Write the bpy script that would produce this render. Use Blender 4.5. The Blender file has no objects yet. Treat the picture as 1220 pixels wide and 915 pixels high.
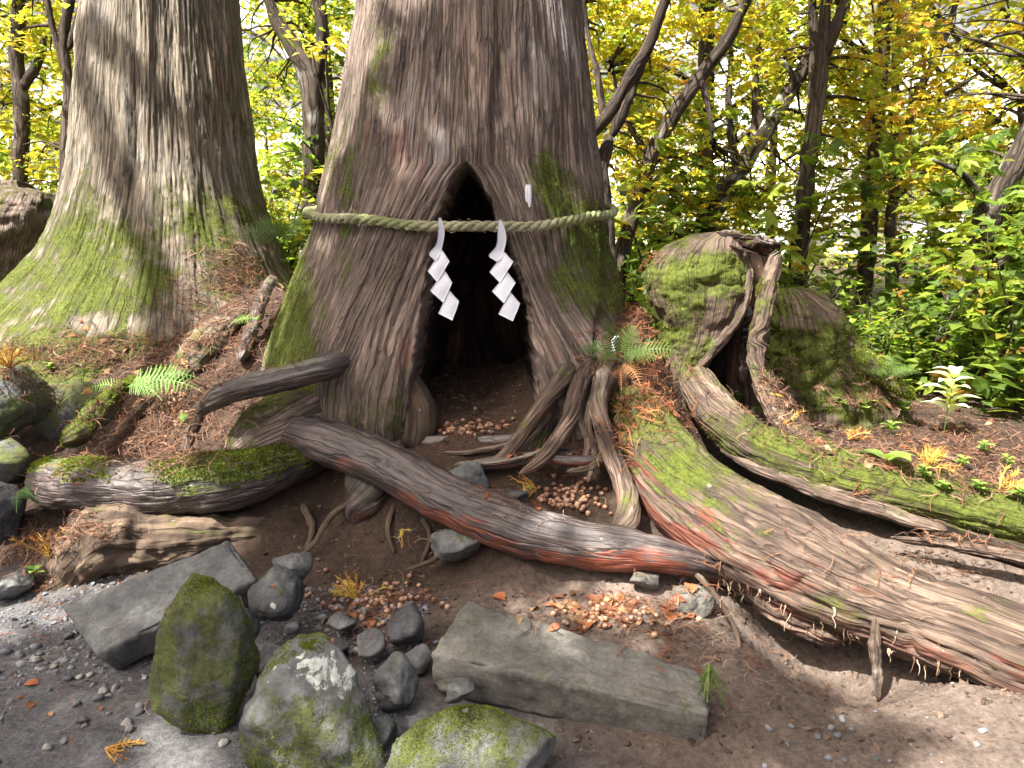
import bpy, math, random
import numpy as np
from mathutils import Vector, Matrix, Quaternion

random.seed(11)
RNG = np.random.default_rng(11)
SC = bpy.context.scene
COL = SC.collection

# ---------------------------------------------------------------- camera
CAM_Z, PITCH, FPX, IW, IH = 1.5, math.radians(8.0), 920.0, 1220.0, 915.0
cam_data = bpy.data.cameras.new('camera')
cam_data.sensor_fit = 'HORIZONTAL'
cam_data.sensor_width = 36.0
cam_data.lens = 36.0 * FPX / IW
cam_data.clip_start = 0.05
cam_data.clip_end = 1500.0
cam = bpy.data.objects.new('camera', cam_data)
COL.objects.link(cam)
cam.location = (0, 0, CAM_Z)
cam.rotation_euler = (math.pi / 2 - PITCH, 0, 0)
SC.camera = cam
cam_data.dof.use_dof = True
cam_data.dof.focus_distance = 3.6
cam_data.dof.aperture_fstop = 9.0

# ---------------------------------------------------------------- light
SUN_AZ, SUN_EL = math.radians(226.0), math.radians(54.0)    # azimuth clockwise from +Y
SUN_DIR = Vector((math.sin(SUN_AZ) * math.cos(SUN_EL), math.cos(SUN_AZ) * math.cos(SUN_EL), math.sin(SUN_EL)))
world = bpy.data.worlds.new('World')
SC.world = world
world.use_nodes = True
wn = world.node_tree
wn.nodes.clear()
sky = wn.nodes.new('ShaderNodeTexSky')
sky.sky_type = 'NISHITA'
sky.sun_disc = False
sky.sun_elevation = SUN_EL
sky.sun_rotation = SUN_AZ
sky.air_density = 0.6
sky.dust_density = 9.0
sky.ozone_density = 0.5
wbg = wn.nodes.new('ShaderNodeBackground')
wbg.inputs['Strength'].default_value = 0.066
wout = wn.nodes.new('ShaderNodeOutputWorld')
wn.links.new(sky.outputs[0], wbg.inputs[0])
wn.links.new(wbg.outputs[0], wout.inputs[0])
sun_data = bpy.data.lights.new('sun', 'SUN')
sun_data.energy = 5.0
sun_data.angle = math.radians(0.6)
sun_data.color = (1.0, 0.95, 0.87)
sun = bpy.data.objects.new('sun', sun_data)
COL.objects.link(sun)
sun.rotation_euler = SUN_DIR.to_track_quat('Z', 'Y').to_euler()
sun.location = SUN_DIR * 40
SC.view_settings.view_transform = 'Standard'
SC.view_settings.look = 'None'
SC.view_settings.gamma = 1.0
SC.view_settings.use_curve_mapping = False
SC.view_settings.exposure = 1.92
SC.render.engine = 'CYCLES'
SC.cycles.use_denoising = True
SC.cycles.use_adaptive_sampling = True
SC.cycles.adaptive_threshold = 0.02
SC.cycles.max_bounces = 5
SC.cycles.diffuse_bounces = 3
SC.cycles.glossy_bounces = 2
SC.cycles.transmission_bounces = 2
SC.cycles.transparent_max_bounces = 6

# ---------------------------------------------------------------- pixel helpers
CP, SP = math.cos(PITCH), math.sin(PITCH)


def pdir(px, py):
    dx = (px - 610.0) / FPX
    dz = (457.5 - py) / FPX
    return Vector((dx, CP + dz * SP, -SP + dz * CP))


def at(px, py, Y):
    """Point on the pixel's ray whose distance along +Y is Y metres."""
    d = pdir(px, py)
    t = Y / d.y
    return Vector((d.x * t, Y, CAM_Z + d.z * t))


def project(P):
    q = P - np.array([0, 0, CAM_Z])
    f = q[..., 1] * CP - q[..., 2] * SP
    u = q[..., 1] * SP + q[..., 2] * CP
    return 610.0 + FPX * q[..., 0] / f, 457.5 - FPX * u / f


def smooth(a, b, x):
    t = np.clip((x - a) / (b - a), 0, 1)
    return t * t * (3 - 2 * t)


# ---------------------------------------------------------------- noise
def _h(ix, iy, iz, seed):
    h = (ix.astype(np.uint32) * np.uint32(374761393) + iy.astype(np.uint32) * np.uint32(668265263)
         + iz.astype(np.uint32) * np.uint32(2147483647) + np.uint32((seed * 974634777 + 1013904223) & 0xffffffff))
    h = (h ^ (h >> np.uint32(13))) * np.uint32(1274126177)
    h = (h ^ (h >> np.uint32(15))) * np.uint32(2246822519)
    return ((h ^ (h >> np.uint32(16))) & np.uint32(0xffffff)).astype(np.float32) / np.float32(0x7fffff) - np.float32(1)


def noise(p, seed=0):
    p = np.asarray(p, dtype=np.float32)
    f0 = np.floor(p)
    f = p - f0
    i = f0.astype(np.int64)
    w = f * f * f * (f * (f * 6 - 15) + 10)
    x, y, z = i[..., 0], i[..., 1], i[..., 2]
    wx, wy, wz = w[..., 0], w[..., 1], w[..., 2]

    def L(a, b, t):
        return a + (b - a) * t
    return L(L(L(_h(x, y, z, seed), _h(x + 1, y, z, seed), wx), L(_h(x, y + 1, z, seed), _h(x + 1, y + 1, z, seed), wx), wy),
             L(L(_h(x, y, z + 1, seed), _h(x + 1, y, z + 1, seed), wx), L(_h(x, y + 1, z + 1, seed), _h(x + 1, y + 1, z + 1, seed), wx), wy), wz)


def fbm(p, octaves=4, seed=0):
    p = np.asarray(p, dtype=np.float32)
    s, a, t = 0, 1.0, 0
    for k in range(octaves):
        s = s + a * noise(p * (2.03 ** k) + 17.3 * k, seed + k)
        t += a
        a *= 0.5
    return s / t


# ---------------------------------------------------------------- mesh helpers
def make_mesh(name, V, F, mat=None, attrs=None, smooth_shade=True):
    """V (n,3), F (m,3|4) int; attrs: name -> (n,3) or (n,4) per-vertex values."""
    V = np.ascontiguousarray(V, dtype=np.float32).reshape(-1, 3)
    F = np.ascontiguousarray(F, dtype=np.int32)
    k = F.shape[1]
    me = bpy.data.meshes.new(name)
    me.vertices.add(len(V))
    me.vertices.foreach_set('co', V.ravel())
    me.loops.add(F.size)
    me.loops.foreach_set('vertex_index', F.ravel())
    me.polygons.add(len(F))
    me.polygons.foreach_set('loop_start', np.arange(0, F.size, k, dtype=np.int32))
    me.polygons.foreach_set('loop_total', np.full(len(F), k, dtype=np.int32))
    me.update(calc_edges=True)
    me.polygons.foreach_set('use_smooth', np.full(len(F), bool(smooth_shade)))
    for an, A in (attrs or {}).items():
        A = np.asarray(A, dtype=np.float32).reshape(len(V), -1)
        if an == 'grain':
            at_ = me.attributes.new(an, 'FLOAT_VECTOR', 'POINT')
            at_.data.foreach_set('vector', np.ascontiguousarray(A[:, :3]).ravel())
        else:
            if A.shape[1] == 3:
                A = np.concatenate([A, np.full((len(A), 1), 0.5 if an == 'mask' else 1.0, np.float32)], 1)
            at_ = me.attributes.new(an, 'FLOAT_COLOR', 'POINT')
            at_.data.foreach_set('color', np.ascontiguousarray(A).ravel())
    if mat:
        me.materials.append(mat)
    return me


def link(name, me, parent=None):
    o = bpy.data.objects.new(name, me)
    COL.objects.link(o)
    if parent is not None:
        o.parent = parent
        o.matrix_parent_inverse = parent['_inv'] if False else Matrix.Translation(-parent.location)
    return o


def empty(name, loc, label=None, cat=None, group=None):
    o = bpy.data.objects.new(name, None)
    o.empty_display_size = 0.1
    COL.objects.link(o)
    o.location = loc
    return tag(o, label, cat, group)


def tag(o, label=None, cat=None, group=None, kind=None):
    if label:
        o['label'] = label
    if cat:
        o['category'] = cat
    if group:
        o['group'] = group
    if kind:
        o['kind'] = kind
    return o


def copy_thing(root, loc, rot=(0, 0, 0), scale=1.0, label=None, group=None):
    r = root.copy()
    COL.objects.link(r)
    r.location = loc
    r.rotation_euler = rot
    r.scale = (scale, scale, scale) if not hasattr(scale, '__len__') else scale
    if label:
        r['label'] = label
    if group:
        r['group'] = group
    for ch in root.children:
        c = ch.copy()
        COL.objects.link(c)
        c.parent = r
        for g in ch.children:
            d = g.copy()
            COL.objects.link(d)
            d.parent = c
    return r


def grid_faces(n, m, closed):
    i = np.arange(n - 1)[:, None]
    j = np.arange(m if closed else m - 1)[None, :]
    j2 = (j + 1) % m
    return np.stack([i * m + j, i * m + j2, (i + 1) * m + j2, (i + 1) * m + j], -1).reshape(-1, 4)


def grid_normals(P, closed=True):
    du = (np.roll(P, -1, 1) - np.roll(P, 1, 1)) if closed else np.gradient(P, axis=1)
    dv = np.gradient(P, axis=0)
    n = np.cross(du, dv)
    return n / (np.linalg.norm(n, axis=-1, keepdims=True) + 1e-9)


def spline(C, n):
    """Catmull-Rom through the rows of C (any width), resampled evenly by length."""
    C = np.asarray(C, float)
    Q = np.vstack([2 * C[0] - C[1], C, 2 * C[-1] - C[-2]])
    out = []
    for k in range(1, len(Q) - 2):
        t = np.linspace(0, 1, 24, endpoint=False)[:, None]
        a, b, c, d = Q[k - 1], Q[k], Q[k + 1], Q[k + 2]
        out.append(0.5 * (2 * b + (c - a) * t + (2 * a - 5 * b + 4 * c - d) * t ** 2 + (3 * b - a - 3 * c + d) * t ** 3))
    out = np.vstack(out + [C[-1:]])
    s = np.concatenate([[0], np.cumsum(np.linalg.norm(np.diff(out[:, :3], axis=0), axis=1))])
    x = np.linspace(0, s[-1], n)
    return np.stack([np.interp(x, s, out[:, k]) for k in range(out.shape[1])], 1), x


def strips(u, v, seed, f, lenf=1.2):
    """Relief of stringy bark: strips of uneven height across u, broken along v, with grooves between."""
    q = np.stack([u * 5.0, v * 1.3, 0 * u], -1)
    w = u * f + 0.9 * fbm(q, 3, seed) + 0.2 * noise(np.stack([u * f * .8, v * 4, 0 * u], -1), seed + 1)
    i = np.floor(w)
    fr = w - i
    e = np.minimum(fr, 1 - fr)
    j = np.floor(v * lenf + 7.0 * _h(i.astype(np.int64), 0 * i.astype(np.int64), 0 * i.astype(np.int64), seed + 2) + 0.25 * noise(q * 6, seed + 4))
    hgt = _h(i.astype(np.int64), j.astype(np.int64), 0 * i.astype(np.int64), seed + 3)
    depth = 0.35 + 0.65 * smooth(-.5, .5, noise(np.stack([u * 3, v * 1.5, 0 * u + 4], -1), seed + 6))
    return (0.5 * hgt - 1.6 * np.exp(-(e / 0.13) ** 2) + 0.5 * np.sin(fr * np.pi)) * depth, 0.5 + 0.5 * hgt


TONE = [None]


def tube(C, nl, nr, flat=1.0, lump=0.10, lumpf=1.0, groove=0.012, gf=(16, 4.0), crack=0.0, seed=0, cap=True, twist=0.0):
    """Sweep along C rows (x,y,z,r). Returns P, N, grain, s(0..1)."""
    D, s = spline(C, nl)
    X, r = D[:, :3], np.maximum(D[:, 3], 0.0005)
    T = np.gradient(X, axis=0)
    T /= np.linalg.norm(T, axis=1, keepdims=True) + 1e-9
    ref = np.array([0, 0, 1.0]) if abs(T[:, 2]).mean() < 0.75 else np.array([0, 1.0, 0])
    S = np.cross(T, ref)
    S /= np.linalg.norm(S, axis=1, keepdims=True) + 1e-9
    U = np.cross(S, T)
    if cap:
        q = r * 1.0
        e = min(8, nl // 4)
        a = np.sqrt(np.clip(1 - (1 - np.arange(e) / e) ** 2, 0, 1))
        q[:e] *= np.maximum(a, 0.02)
        q[-e:] *= np.maximum(a[::-1], 0.02)
        r = q
    phi = np.linspace(0, 2 * np.pi, nr, endpoint=False)[None, :] + (twist * s)[:, None]
    rad = S[:, None] * np.cos(phi)[..., None] + U[:, None] * (np.sin(phi) * flat)[..., None]
    r0 = float(np.mean(D[:, 3]))
    ph0 = np.linspace(0, 2 * np.pi, nr, endpoint=False)[None, :] + 0 * s[:, None]
    G = np.stack([np.cos(ph0) * r0, np.sin(ph0) * r0, s[:, None] + 0 * ph0], -1)
    P0 = X[:, None] + rad * r[:, None, None]
    k = np.ones_like(ph0)
    if lump:
        k = k + lump * fbm(P0 * (lumpf / max(r0, 0.004)), 3, seed) + 0.35 * lump * fbm(P0 * (3.2 * lumpf / max(r0, 0.004)), 3, seed + 60)
    P = X[:, None] + rad * (r[:, None] * k)[..., None]
    TONE[0] = None
    if groove:
        g = np.array([gf[0], gf[0], gf[1]])
        wob = 0.02 * fbm(P0 * 5, 2, seed + 5)
        Gw = G + np.stack([wob, wob, 0 * wob], -1)
        d = -(1 - np.abs(noise(Gw * g, seed + 1))) ** 2.5 + 0.5 * noise(Gw * g * np.array([2.7, 2.7, 2.2]), seed + 2) + 0.3 * noise(Gw * g * np.array([6, 6, 4]), seed + 3)
        if crack:
            n1 = noise(Gw * g * np.array([.7, .7, .5]), seed + 4)
            d = d - crack * np.exp(-(n1 / 0.05) ** 2)
        sv, tone = strips(ph0 * r0, G[..., 2] + 0 * ph0, seed + 30, np.round(gf[0] * 2.2 * 2 * np.pi * r0) / (2 * np.pi * r0), gf[1] * 1.5)
        d = 0.6 * d + 0.3 * sv + 0.5 * fbm(Gw * np.array([30, 30, 9]), 3, seed + 70)
        TONE[0] = tone
        P = P + rad * (groove * d * np.minimum(1, r[:, None] / (r0 * 0.6)))[..., None]
    N = grid_normals(P)
    if (N * rad).sum() < 0:
        N = -N
    return P, N, G, s / s[-1], ph0


def pxc(rows):
    """(px,py,Y,rpx) rows -> (x,y,z,r) rows; the radius is given in photo pixels at that distance."""
    out = []
    for px, py, Y, rp in rows:
        p = at(px, py, Y)
        out.append((p.x, p.y, p.z, rp * Y / pdir(px, py).y / FPX))
    return out


def grid_obj(name, P, G, M, mat, parent=None, closed=True, tone=None):
    if tone is not None:
        M = np.concatenate([M, tone[..., None]], -1)
    n, m = P.shape[:2]
    F = grid_faces(n, m, closed)
    N = grid_normals(P, closed)
    if closed and (N * (P - P.mean(1, keepdims=True))).sum() < 0:
        F = F[:, ::-1]
    me = make_mesh(name, P.reshape(-1, 3), F, mat, {'grain': G.reshape(-1, 3), 'mask': M.reshape(-1, M.shape[-1])})
    me.update()
    return link(name, me, parent)


def tris_instances(T, F, pos, rot, scale):
    """Template T (k,3), F (f,3); instances pos (n,3), rot (n,3,3), scale (n,) or (n,3)."""
    n, k = len(pos), len(T)
    scale = np.asarray(scale, float)
    if scale.ndim == 1:
        scale = scale[:, None].repeat(3, 1)
    V = np.einsum('nij,nkj->nki', rot, T[None] * scale[:, None, :]) + pos[:, None, :]
    FF = (F[None] + (np.arange(n) * k)[:, None, None]).reshape(-1, F.shape[1])
    return V.reshape(-1, 3), FF


def frames(z, x=None, spin=None):
    """Rotation matrices whose third column is z; random or given spin."""
    z = np.asarray(z, float)
    z = z / (np.linalg.norm(z, axis=1, keepdims=True) + 1e-9)
    if spin is None:
        spin = RNG.uniform(0, 2 * np.pi, len(z))
    h = np.stack([np.cos(spin), np.sin(spin), 0 * spin], 1) if x is None else np.asarray(x, float)
    h = h - (h * z).sum(1, keepdims=True) * z
    nrm = np.linalg.norm(h, axis=1, keepdims=True)
    h = np.where(nrm < 1e-3, np.array([[1.0, 0, 0]]), h / (nrm + 1e-9))
    y = np.cross(z, h)
    return np.stack([h, y, z], 2)


def qmul_dirs(n, tilt):
    a = RNG.uniform(0, 2 * np.pi, n)
    t = RNG.normal(0, tilt, n)
    return np.stack([np.sin(t) * np.cos(a), np.sin(t) * np.sin(a), np.cos(t)], 1)
# ---------------------------------------------------------------- materials
def new_mat(name):
    m = bpy.data.materials.new(name)
    m.use_nodes = True
    nt = m.node_tree
    nt.nodes.clear()
    out = nt.nodes.new('ShaderNodeOutputMaterial')
    return m, nt, out


class NB:
    """Small node-building helper."""

    def __init__(self, nt):
        self.nt = nt

    def n(self, t, **kw):
        x = self.nt.nodes.new(t)
        for k, v in kw.items():
            if k.startswith('_'):
                setattr(x, k[1:], v)
        return x

    def l(self, a, b):
        self.nt.links.new(a, b)

    def attr(self, name):
        x = self.nt.nodes.new('ShaderNodeAttribute')
        x.attribute_name = name
        return x

    def vmul(self, v, s):
        x = self.nt.nodes.new('ShaderNodeVectorMath')
        x.operation = 'MULTIPLY'
        self.l(v, x.inputs[0])
        x.inputs[1].default_value = s
        return x.outputs[0]

    def noise(self, v, scale=1.0, detail=4.0, rough=0.55, dist=0.0):
        x = self.nt.nodes.new('ShaderNodeTexNoise')
        if v is not None:
            self.l(v, x.inputs['Vector'])
        x.inputs['Scale'].default_value = scale
        x.inputs['Detail'].default_value = detail
        x.inputs['Roughness'].default_value = rough
        x.inputs['Distortion'].default_value = dist
        return x.outputs['Fac']

    def ramp(self, f, stops):
        x = self.nt.nodes.new('ShaderNodeValToRGB')
        e = x.color_ramp.elements
        while len(e) < len(stops):
            e.new(0.5)
        for k, (p, c) in enumerate(stops):
            e[k].position = p
            e[k].color = (*c, 1) if len(c) == 3 else c
        self.l(f, x.inputs[0])
        return x.outputs[0]

    def mix(self, f, a, b, blend='MIX'):
        x = self.nt.nodes.new('ShaderNodeMix')
        x.data_type = 'RGBA'
        x.blend_type = blend
        for s, v in ((x.inputs[0], f), (x.inputs[6], a), (x.inputs[7], b)):
            if isinstance(v, (int, float)):
                s.default_value = v
            elif isinstance(v, tuple):
                s.default_value = (*v, 1)
            else:
                self.l(v, s)
        return x.outputs[2]

    def math(self, op, a, b=0.0, c=0.0, clamp=False):
        x = self.nt.nodes.new('ShaderNodeMath')
        x.operation = op
        x.use_clamp = clamp
        for s, v in zip(x.inputs, (a, b, c)):
            if isinstance(v, (int, float)):
                s.default_value = v
            else:
                self.l(v, s)
        return x.outputs[0]

    def maprange(self, v, a, b, lo=0.0, hi=1.0):
        x = self.nt.nodes.new('ShaderNodeMapRange')
        x.interpolation_type = 'SMOOTHSTEP'
        self.l(v, x.inputs[0])
        for k, q in zip((1, 2, 3, 4), (a, b, lo, hi)):
            x.inputs[k].default_value = q
        return x.outputs[0]

    def bump(self, h, strength, dist, prev=None):
        x = self.nt.nodes.new('ShaderNodeBump')
        x.inputs['Strength'].default_value = strength
        x.inputs['Distance'].default_value = dist
        self.l(h, x.inputs['Height'])
        if prev is not None:
            self.l(prev, x.inputs['Normal'])
        return x.outputs[0]

    def bsdf(self, col, rough, normal=None, spec=0.3):
        x = self.nt.nodes.new('ShaderNodeBsdfPrincipled')
        for s, v in ((x.inputs['Base Color'], col), (x.inputs['Roughness'], rough)):
            if isinstance(v, (int, float)):
                s.default_value = v
            elif isinstance(v, tuple):
                s.default_value = (*v, 1)
            else:
                self.l(v, s)
        x.inputs['Specular IOR Level'].default_value = spec
        if normal is not None:
            self.l(normal, x.inputs['Normal'])
        return x

    def coords(self):
        return self.nt.nodes.new('ShaderNodeTexCoord').outputs['Object']


MOSS_STOPS = [(0.30, (0.018, 0.024, 0.006)), (0.45, (0.05, 0.066, 0.011)), (0.57, (0.095, 0.118, 0.018)), (0.75, (0.18, 0.195, 0.035))]


def wood_mat(name, dark, mid, light, red=(0.26, 0.075, 0.04), pale=(0.40, 0.37, 0.36), rough=0.85, spec=0.25, fs=(55, 55, 7), bstr=0.7, moss=MOSS_STOPS, vs=0.4, crackc=0.75, vz=0.5):
    """Fibrous bark or wood; the mesh carries grain (vector) and mask (R red, G moss, B pale)."""
    m, nt, out = new_mat(name)
    b = NB(nt)
    g = b.attr('grain').outputs['Vector']
    mk = b.nt.nodes.new('ShaderNodeSeparateColor')
    ma = b.attr('mask')
    b.l(ma.outputs['Color'], mk.inputs[0])
    co = b.coords()
    n1 = b.noise(b.vmul(g, (fs[0] * 2.3, fs[1] * 2.3, fs[2] * 1.2)), 1, 8, 0.75, 0.25)
    n2 = b.noise(b.vmul(g, (fs[0] * .25, fs[1] * .25, fs[2] * .35)), 1, 4, 0.6, 0.4)
    n3 = b.noise(co, 2.6, 4, 0.6)
    n4 = b.noise(co, 70, 5, 0.75)
    n5 = b.noise(co, 9, 5, 0.65)
    c = b.ramp(n1, [(0.33, dark), (0.5, mid), (0.68, light)])
    c2 = b.ramp(n2, [(0.3, (0.68, 0.66, 0.66)), (0.7, (1.2, 1.18, 1.16))])
    c = b.mix(1.0, c, c2, 'MULTIPLY')
    c = b.mix(0.9, c, b.ramp(n3, [(0.32, (0.70, 0.68, 0.68)), (0.68, (1.28, 1.27, 1.26))]), 'MULTIPLY')
    c = b.mix(0.85, c, b.ramp(ma.outputs['Alpha'], [(0.0, (0.62, 0.60, 0.60)), (1.0, (1.42, 1.40, 1.36))]), 'MULTIPLY')
    # plates of bark parted by thin cracks
    gw = b.nt.nodes.new('ShaderNodeVectorMath')
    gw.operation = 'ADD'
    b.l(b.vmul(g, (fs[0] * vs, fs[1] * vs, fs[2] * vs * vz)), gw.inputs[0])
    nv = b.nt.nodes.new('ShaderNodeTexNoise')
    nv.inputs['Scale'].default_value = 1.0
    nv.inputs['Detail'].default_value = 4
    b.l(b.vmul(g, (fs[0] * .3, fs[1] * .3, fs[2] * .8)), nv.inputs['Vector'])
    b.l(b.vmul(nv.outputs['Color'], (0.9, 0.9, 0.9)), gw.inputs[1])
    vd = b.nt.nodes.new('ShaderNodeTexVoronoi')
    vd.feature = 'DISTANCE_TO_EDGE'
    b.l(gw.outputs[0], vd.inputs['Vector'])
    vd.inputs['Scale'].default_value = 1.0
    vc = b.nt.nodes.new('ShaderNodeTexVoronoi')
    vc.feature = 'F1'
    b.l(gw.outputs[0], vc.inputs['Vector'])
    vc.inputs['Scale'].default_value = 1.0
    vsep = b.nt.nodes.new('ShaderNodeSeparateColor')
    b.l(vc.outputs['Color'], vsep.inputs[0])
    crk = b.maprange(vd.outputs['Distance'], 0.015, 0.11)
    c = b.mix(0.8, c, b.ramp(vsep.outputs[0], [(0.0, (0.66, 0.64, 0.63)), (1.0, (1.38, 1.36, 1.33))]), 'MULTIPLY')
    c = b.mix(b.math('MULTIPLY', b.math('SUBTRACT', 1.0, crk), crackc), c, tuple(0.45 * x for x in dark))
    # pale, weathered grey
    pf = b.maprange(b.math('ADD', mk.outputs[2], b.math('MULTIPLY', b.math('SUBTRACT', n2, 0.5), 1.1)), 0.42, 0.72)
    pc = b.mix(0.65, (*pale,), b.ramp(n1, [(0.3, (0.35, 0.35, 0.36)), (0.7, (1.2, 1.2, 1.2))]), 'MULTIPLY')
    c = b.mix(b.math('MULTIPLY', pf, 0.8), c, pc)
    # red inner bark showing in streaks
    rn = b.math('ADD', b.math('MULTIPLY', b.math('SUBTRACT', n2, 0.5), 1.3), b.math('MULTIPLY', b.math('SUBTRACT', n3, 0.5), 0.9))
    rf = b.maprange(b.math('ADD', mk.outputs[0], rn), 0.4, 0.75)
    rc = b.mix(0.8, (*red,), b.ramp(n1, [(0.25, (0.35, 0.3, 0.3)), (0.75, (1.4, 1.4, 1.4))]), 'MULTIPLY')
    c = b.mix(b.math('MULTIPLY', rf, 0.85), c, rc)
    # moss and algae
    mn = b.math('ADD', b.math('MULTIPLY', b.math('SUBTRACT', n5, 0.5), 1.3), b.math('MULTIPLY', b.math('SUBTRACT', n1, 0.5), 1.0))
    mf = b.maprange(b.math('ADD', mk.outputs[1], mn), 0.32, 0.72)
    mc = b.ramp(b.math('ADD', b.math('MULTIPLY', n4, 0.6), b.math('MULTIPLY', n5, 0.4)), moss)
    c = b.mix(b.math('MULTIPLY', mf, 0.93), c, mc)
    # lichen flecks
    lf = b.maprange(b.noise(co, 30, 3, 0.5), 0.70, 0.76)
    c = b.mix(b.math('MULTIPLY', lf, 0.35), c, (0.40, 0.42, 0.38))
    hgt = b.math('ADD', n1, b.math('MULTIPLY', b.math('MULTIPLY', n4, mf), 0.7))
    nb = b.bump(n2, bstr * 0.6, 0.02)
    nb = b.bump(crk, bstr * 0.9, 0.012, nb)
    nb = b.bump(hgt, bstr, 0.010, nb)
    rr = b.math('ADD', b.math('MULTIPLY', mf, 0.3), b.math('ADD', rough, b.math('MULTIPLY', b.math('SUBTRACT', n1, 0.5), 0.35)), clamp=True)
    s = b.bsdf(c, rr, nb, spec)
    b.l(s.outputs[0], out.inputs[0])
    return m


MAT = {}
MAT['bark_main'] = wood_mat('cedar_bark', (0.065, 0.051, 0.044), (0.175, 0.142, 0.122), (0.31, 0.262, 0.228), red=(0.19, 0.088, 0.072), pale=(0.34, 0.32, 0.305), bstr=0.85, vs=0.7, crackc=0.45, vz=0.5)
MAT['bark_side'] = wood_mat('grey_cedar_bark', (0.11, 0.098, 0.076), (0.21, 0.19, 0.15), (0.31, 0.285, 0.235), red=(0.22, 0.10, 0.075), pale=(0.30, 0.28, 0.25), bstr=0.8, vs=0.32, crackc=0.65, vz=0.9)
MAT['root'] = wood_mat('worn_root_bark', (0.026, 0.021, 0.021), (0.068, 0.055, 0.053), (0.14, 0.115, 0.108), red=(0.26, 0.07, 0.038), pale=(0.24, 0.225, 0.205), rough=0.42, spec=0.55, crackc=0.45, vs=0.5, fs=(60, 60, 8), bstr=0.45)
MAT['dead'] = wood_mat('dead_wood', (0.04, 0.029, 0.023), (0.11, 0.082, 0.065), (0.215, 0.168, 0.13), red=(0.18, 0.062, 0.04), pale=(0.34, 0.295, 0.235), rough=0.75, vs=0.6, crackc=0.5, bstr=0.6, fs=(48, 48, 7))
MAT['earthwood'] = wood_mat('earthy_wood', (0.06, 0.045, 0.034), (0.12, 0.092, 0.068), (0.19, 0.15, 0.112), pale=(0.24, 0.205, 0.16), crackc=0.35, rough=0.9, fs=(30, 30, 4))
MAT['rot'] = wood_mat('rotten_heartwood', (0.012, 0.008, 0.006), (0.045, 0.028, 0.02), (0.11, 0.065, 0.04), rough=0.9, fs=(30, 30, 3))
MAT['hollow'] = wood_mat('shade_dark_hollow', (0.010, 0.007, 0.006), (0.035, 0.022, 0.016), (0.08, 0.05, 0.034), rough=0.95, fs=(25, 25, 3))  # inner wood colour darkened to carry the shade inside the hollow
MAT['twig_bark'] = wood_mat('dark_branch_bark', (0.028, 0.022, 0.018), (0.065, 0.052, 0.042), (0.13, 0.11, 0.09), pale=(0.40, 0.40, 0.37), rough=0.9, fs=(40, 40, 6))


def stone_mat(name, base, dark, light):
    m, nt, out = new_mat(name)
    b = NB(nt)
    co = b.coords()
    mk = nt.nodes.new('ShaderNodeSeparateColor')
    b.l(b.attr('mask').outputs['Color'], mk.inputs[0])
    n1 = b.noise(co, 7, 6, 0.65)
    n2 = b.noise(co, 60, 5, 0.75)
    n3 = b.noise(co, 16, 5, 0.7, 0.4)
    c = b.ramp(n1, [(0.3, dark), (0.5, base), (0.72, light)])
    c = b.mix(0.75, c, b.ramp(n2, [(0.3, (0.5, 0.5, 0.5)), (0.7, (1.3, 1.3, 1.3))]), 'MULTIPLY')
    mf = b.maprange(b.math('ADD', mk.outputs[1], b.math('MULTIPLY', b.math('SUBTRACT', n3, 0.5), 1.5)), 0.35, 0.75)
    mc = b.ramp(b.math('ADD', b.math('MULTIPLY', n2, 0.7), b.math('MULTIPLY', n3, 0.3)), [(0.32, (0.02, 0.025, 0.008)), (0.5, (0.06, 0.074, 0.018)), (0.72, (0.13, 0.148, 0.035))])
    c = b.mix(b.math('MULTIPLY', mf, 0.93), c, mc)
    lf = b.maprange(b.math('ADD', mk.outputs[2], b.math('MULTIPLY', b.math('SUBTRACT', n3, 0.5), 1.6)), 0.62, 0.72)
    c = b.mix(b.math('MULTIPLY', lf, 0.9), c, b.ramp(n2, [(0.3, (0.30, 0.33, 0.29)), (0.65, (0.62, 0.66, 0.60))]))
    ef = b.maprange(b.math('ADD', mk.outputs[0], b.math('MULTIPLY', b.math('SUBTRACT', n3, 0.5), 0.9)), 0.4, 0.8)
    c = b.mix(b.math('MULTIPLY', ef, 0.8), c, (0.075, 0.062, 0.052))
    nb = b.bump(n1, 0.35, 0.03)
    nb = b.bump(n3, 0.5, 0.012, nb)
    nb = b.bump(n2, 0.55, 0.004, nb)
    s = b.bsdf(c, 0.82, nb, 0.3)
    b.l(s.outputs[0], out.inputs[0])
    return m


MAT['stone'] = stone_mat('grey_andesite', (0.125, 0.128, 0.125), (0.068, 0.07, 0.07), (0.20, 0.203, 0.195))
MAT['slab'] = stone_mat('dressed_stone', (0.125, 0.12, 0.105), (0.075, 0.072, 0.064), (0.19, 0.182, 0.16))
MAT['darkstone'] = stone_mat('dark_stone', (0.075, 0.077, 0.08), (0.045, 0.046, 0.048), (0.13, 0.13, 0.13))


def tint_mat(name, rough=0.7, spec=0.25, transl=0.0, noise_amt=0.35, nscale=30):
    m, nt, out = new_mat(name)
    b = NB(nt)
    t = b.attr('tint').outputs['Color']
    n = b.noise(b.coords(), nscale, 3, 0.6)
    c = b.mix(noise_amt, t, b.ramp(n, [(0.3, (0.4, 0.4, 0.4)), (0.7, (1.5, 1.5, 1.5))]), 'MULTIPLY')
    s = b.bsdf(c, rough, None, spec)
    if transl:
        tr = nt.nodes.new('ShaderNodeBsdfTranslucent')
        b.l(b.mix(1.0, c, (1.25, 1.3, 0.75), 'MULTIPLY'), tr.inputs[0])
        mx = nt.nodes.new('ShaderNodeMixShader')
        mx.inputs[0].default_value = transl
        b.l(s.outputs[0], mx.inputs[1])
        b.l(tr.outputs[0], mx.inputs[2])
        b.l(mx.outputs[0], out.inputs[0])
    else:
        b.l(s.outputs[0], out.inputs[0])
    return m


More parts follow.
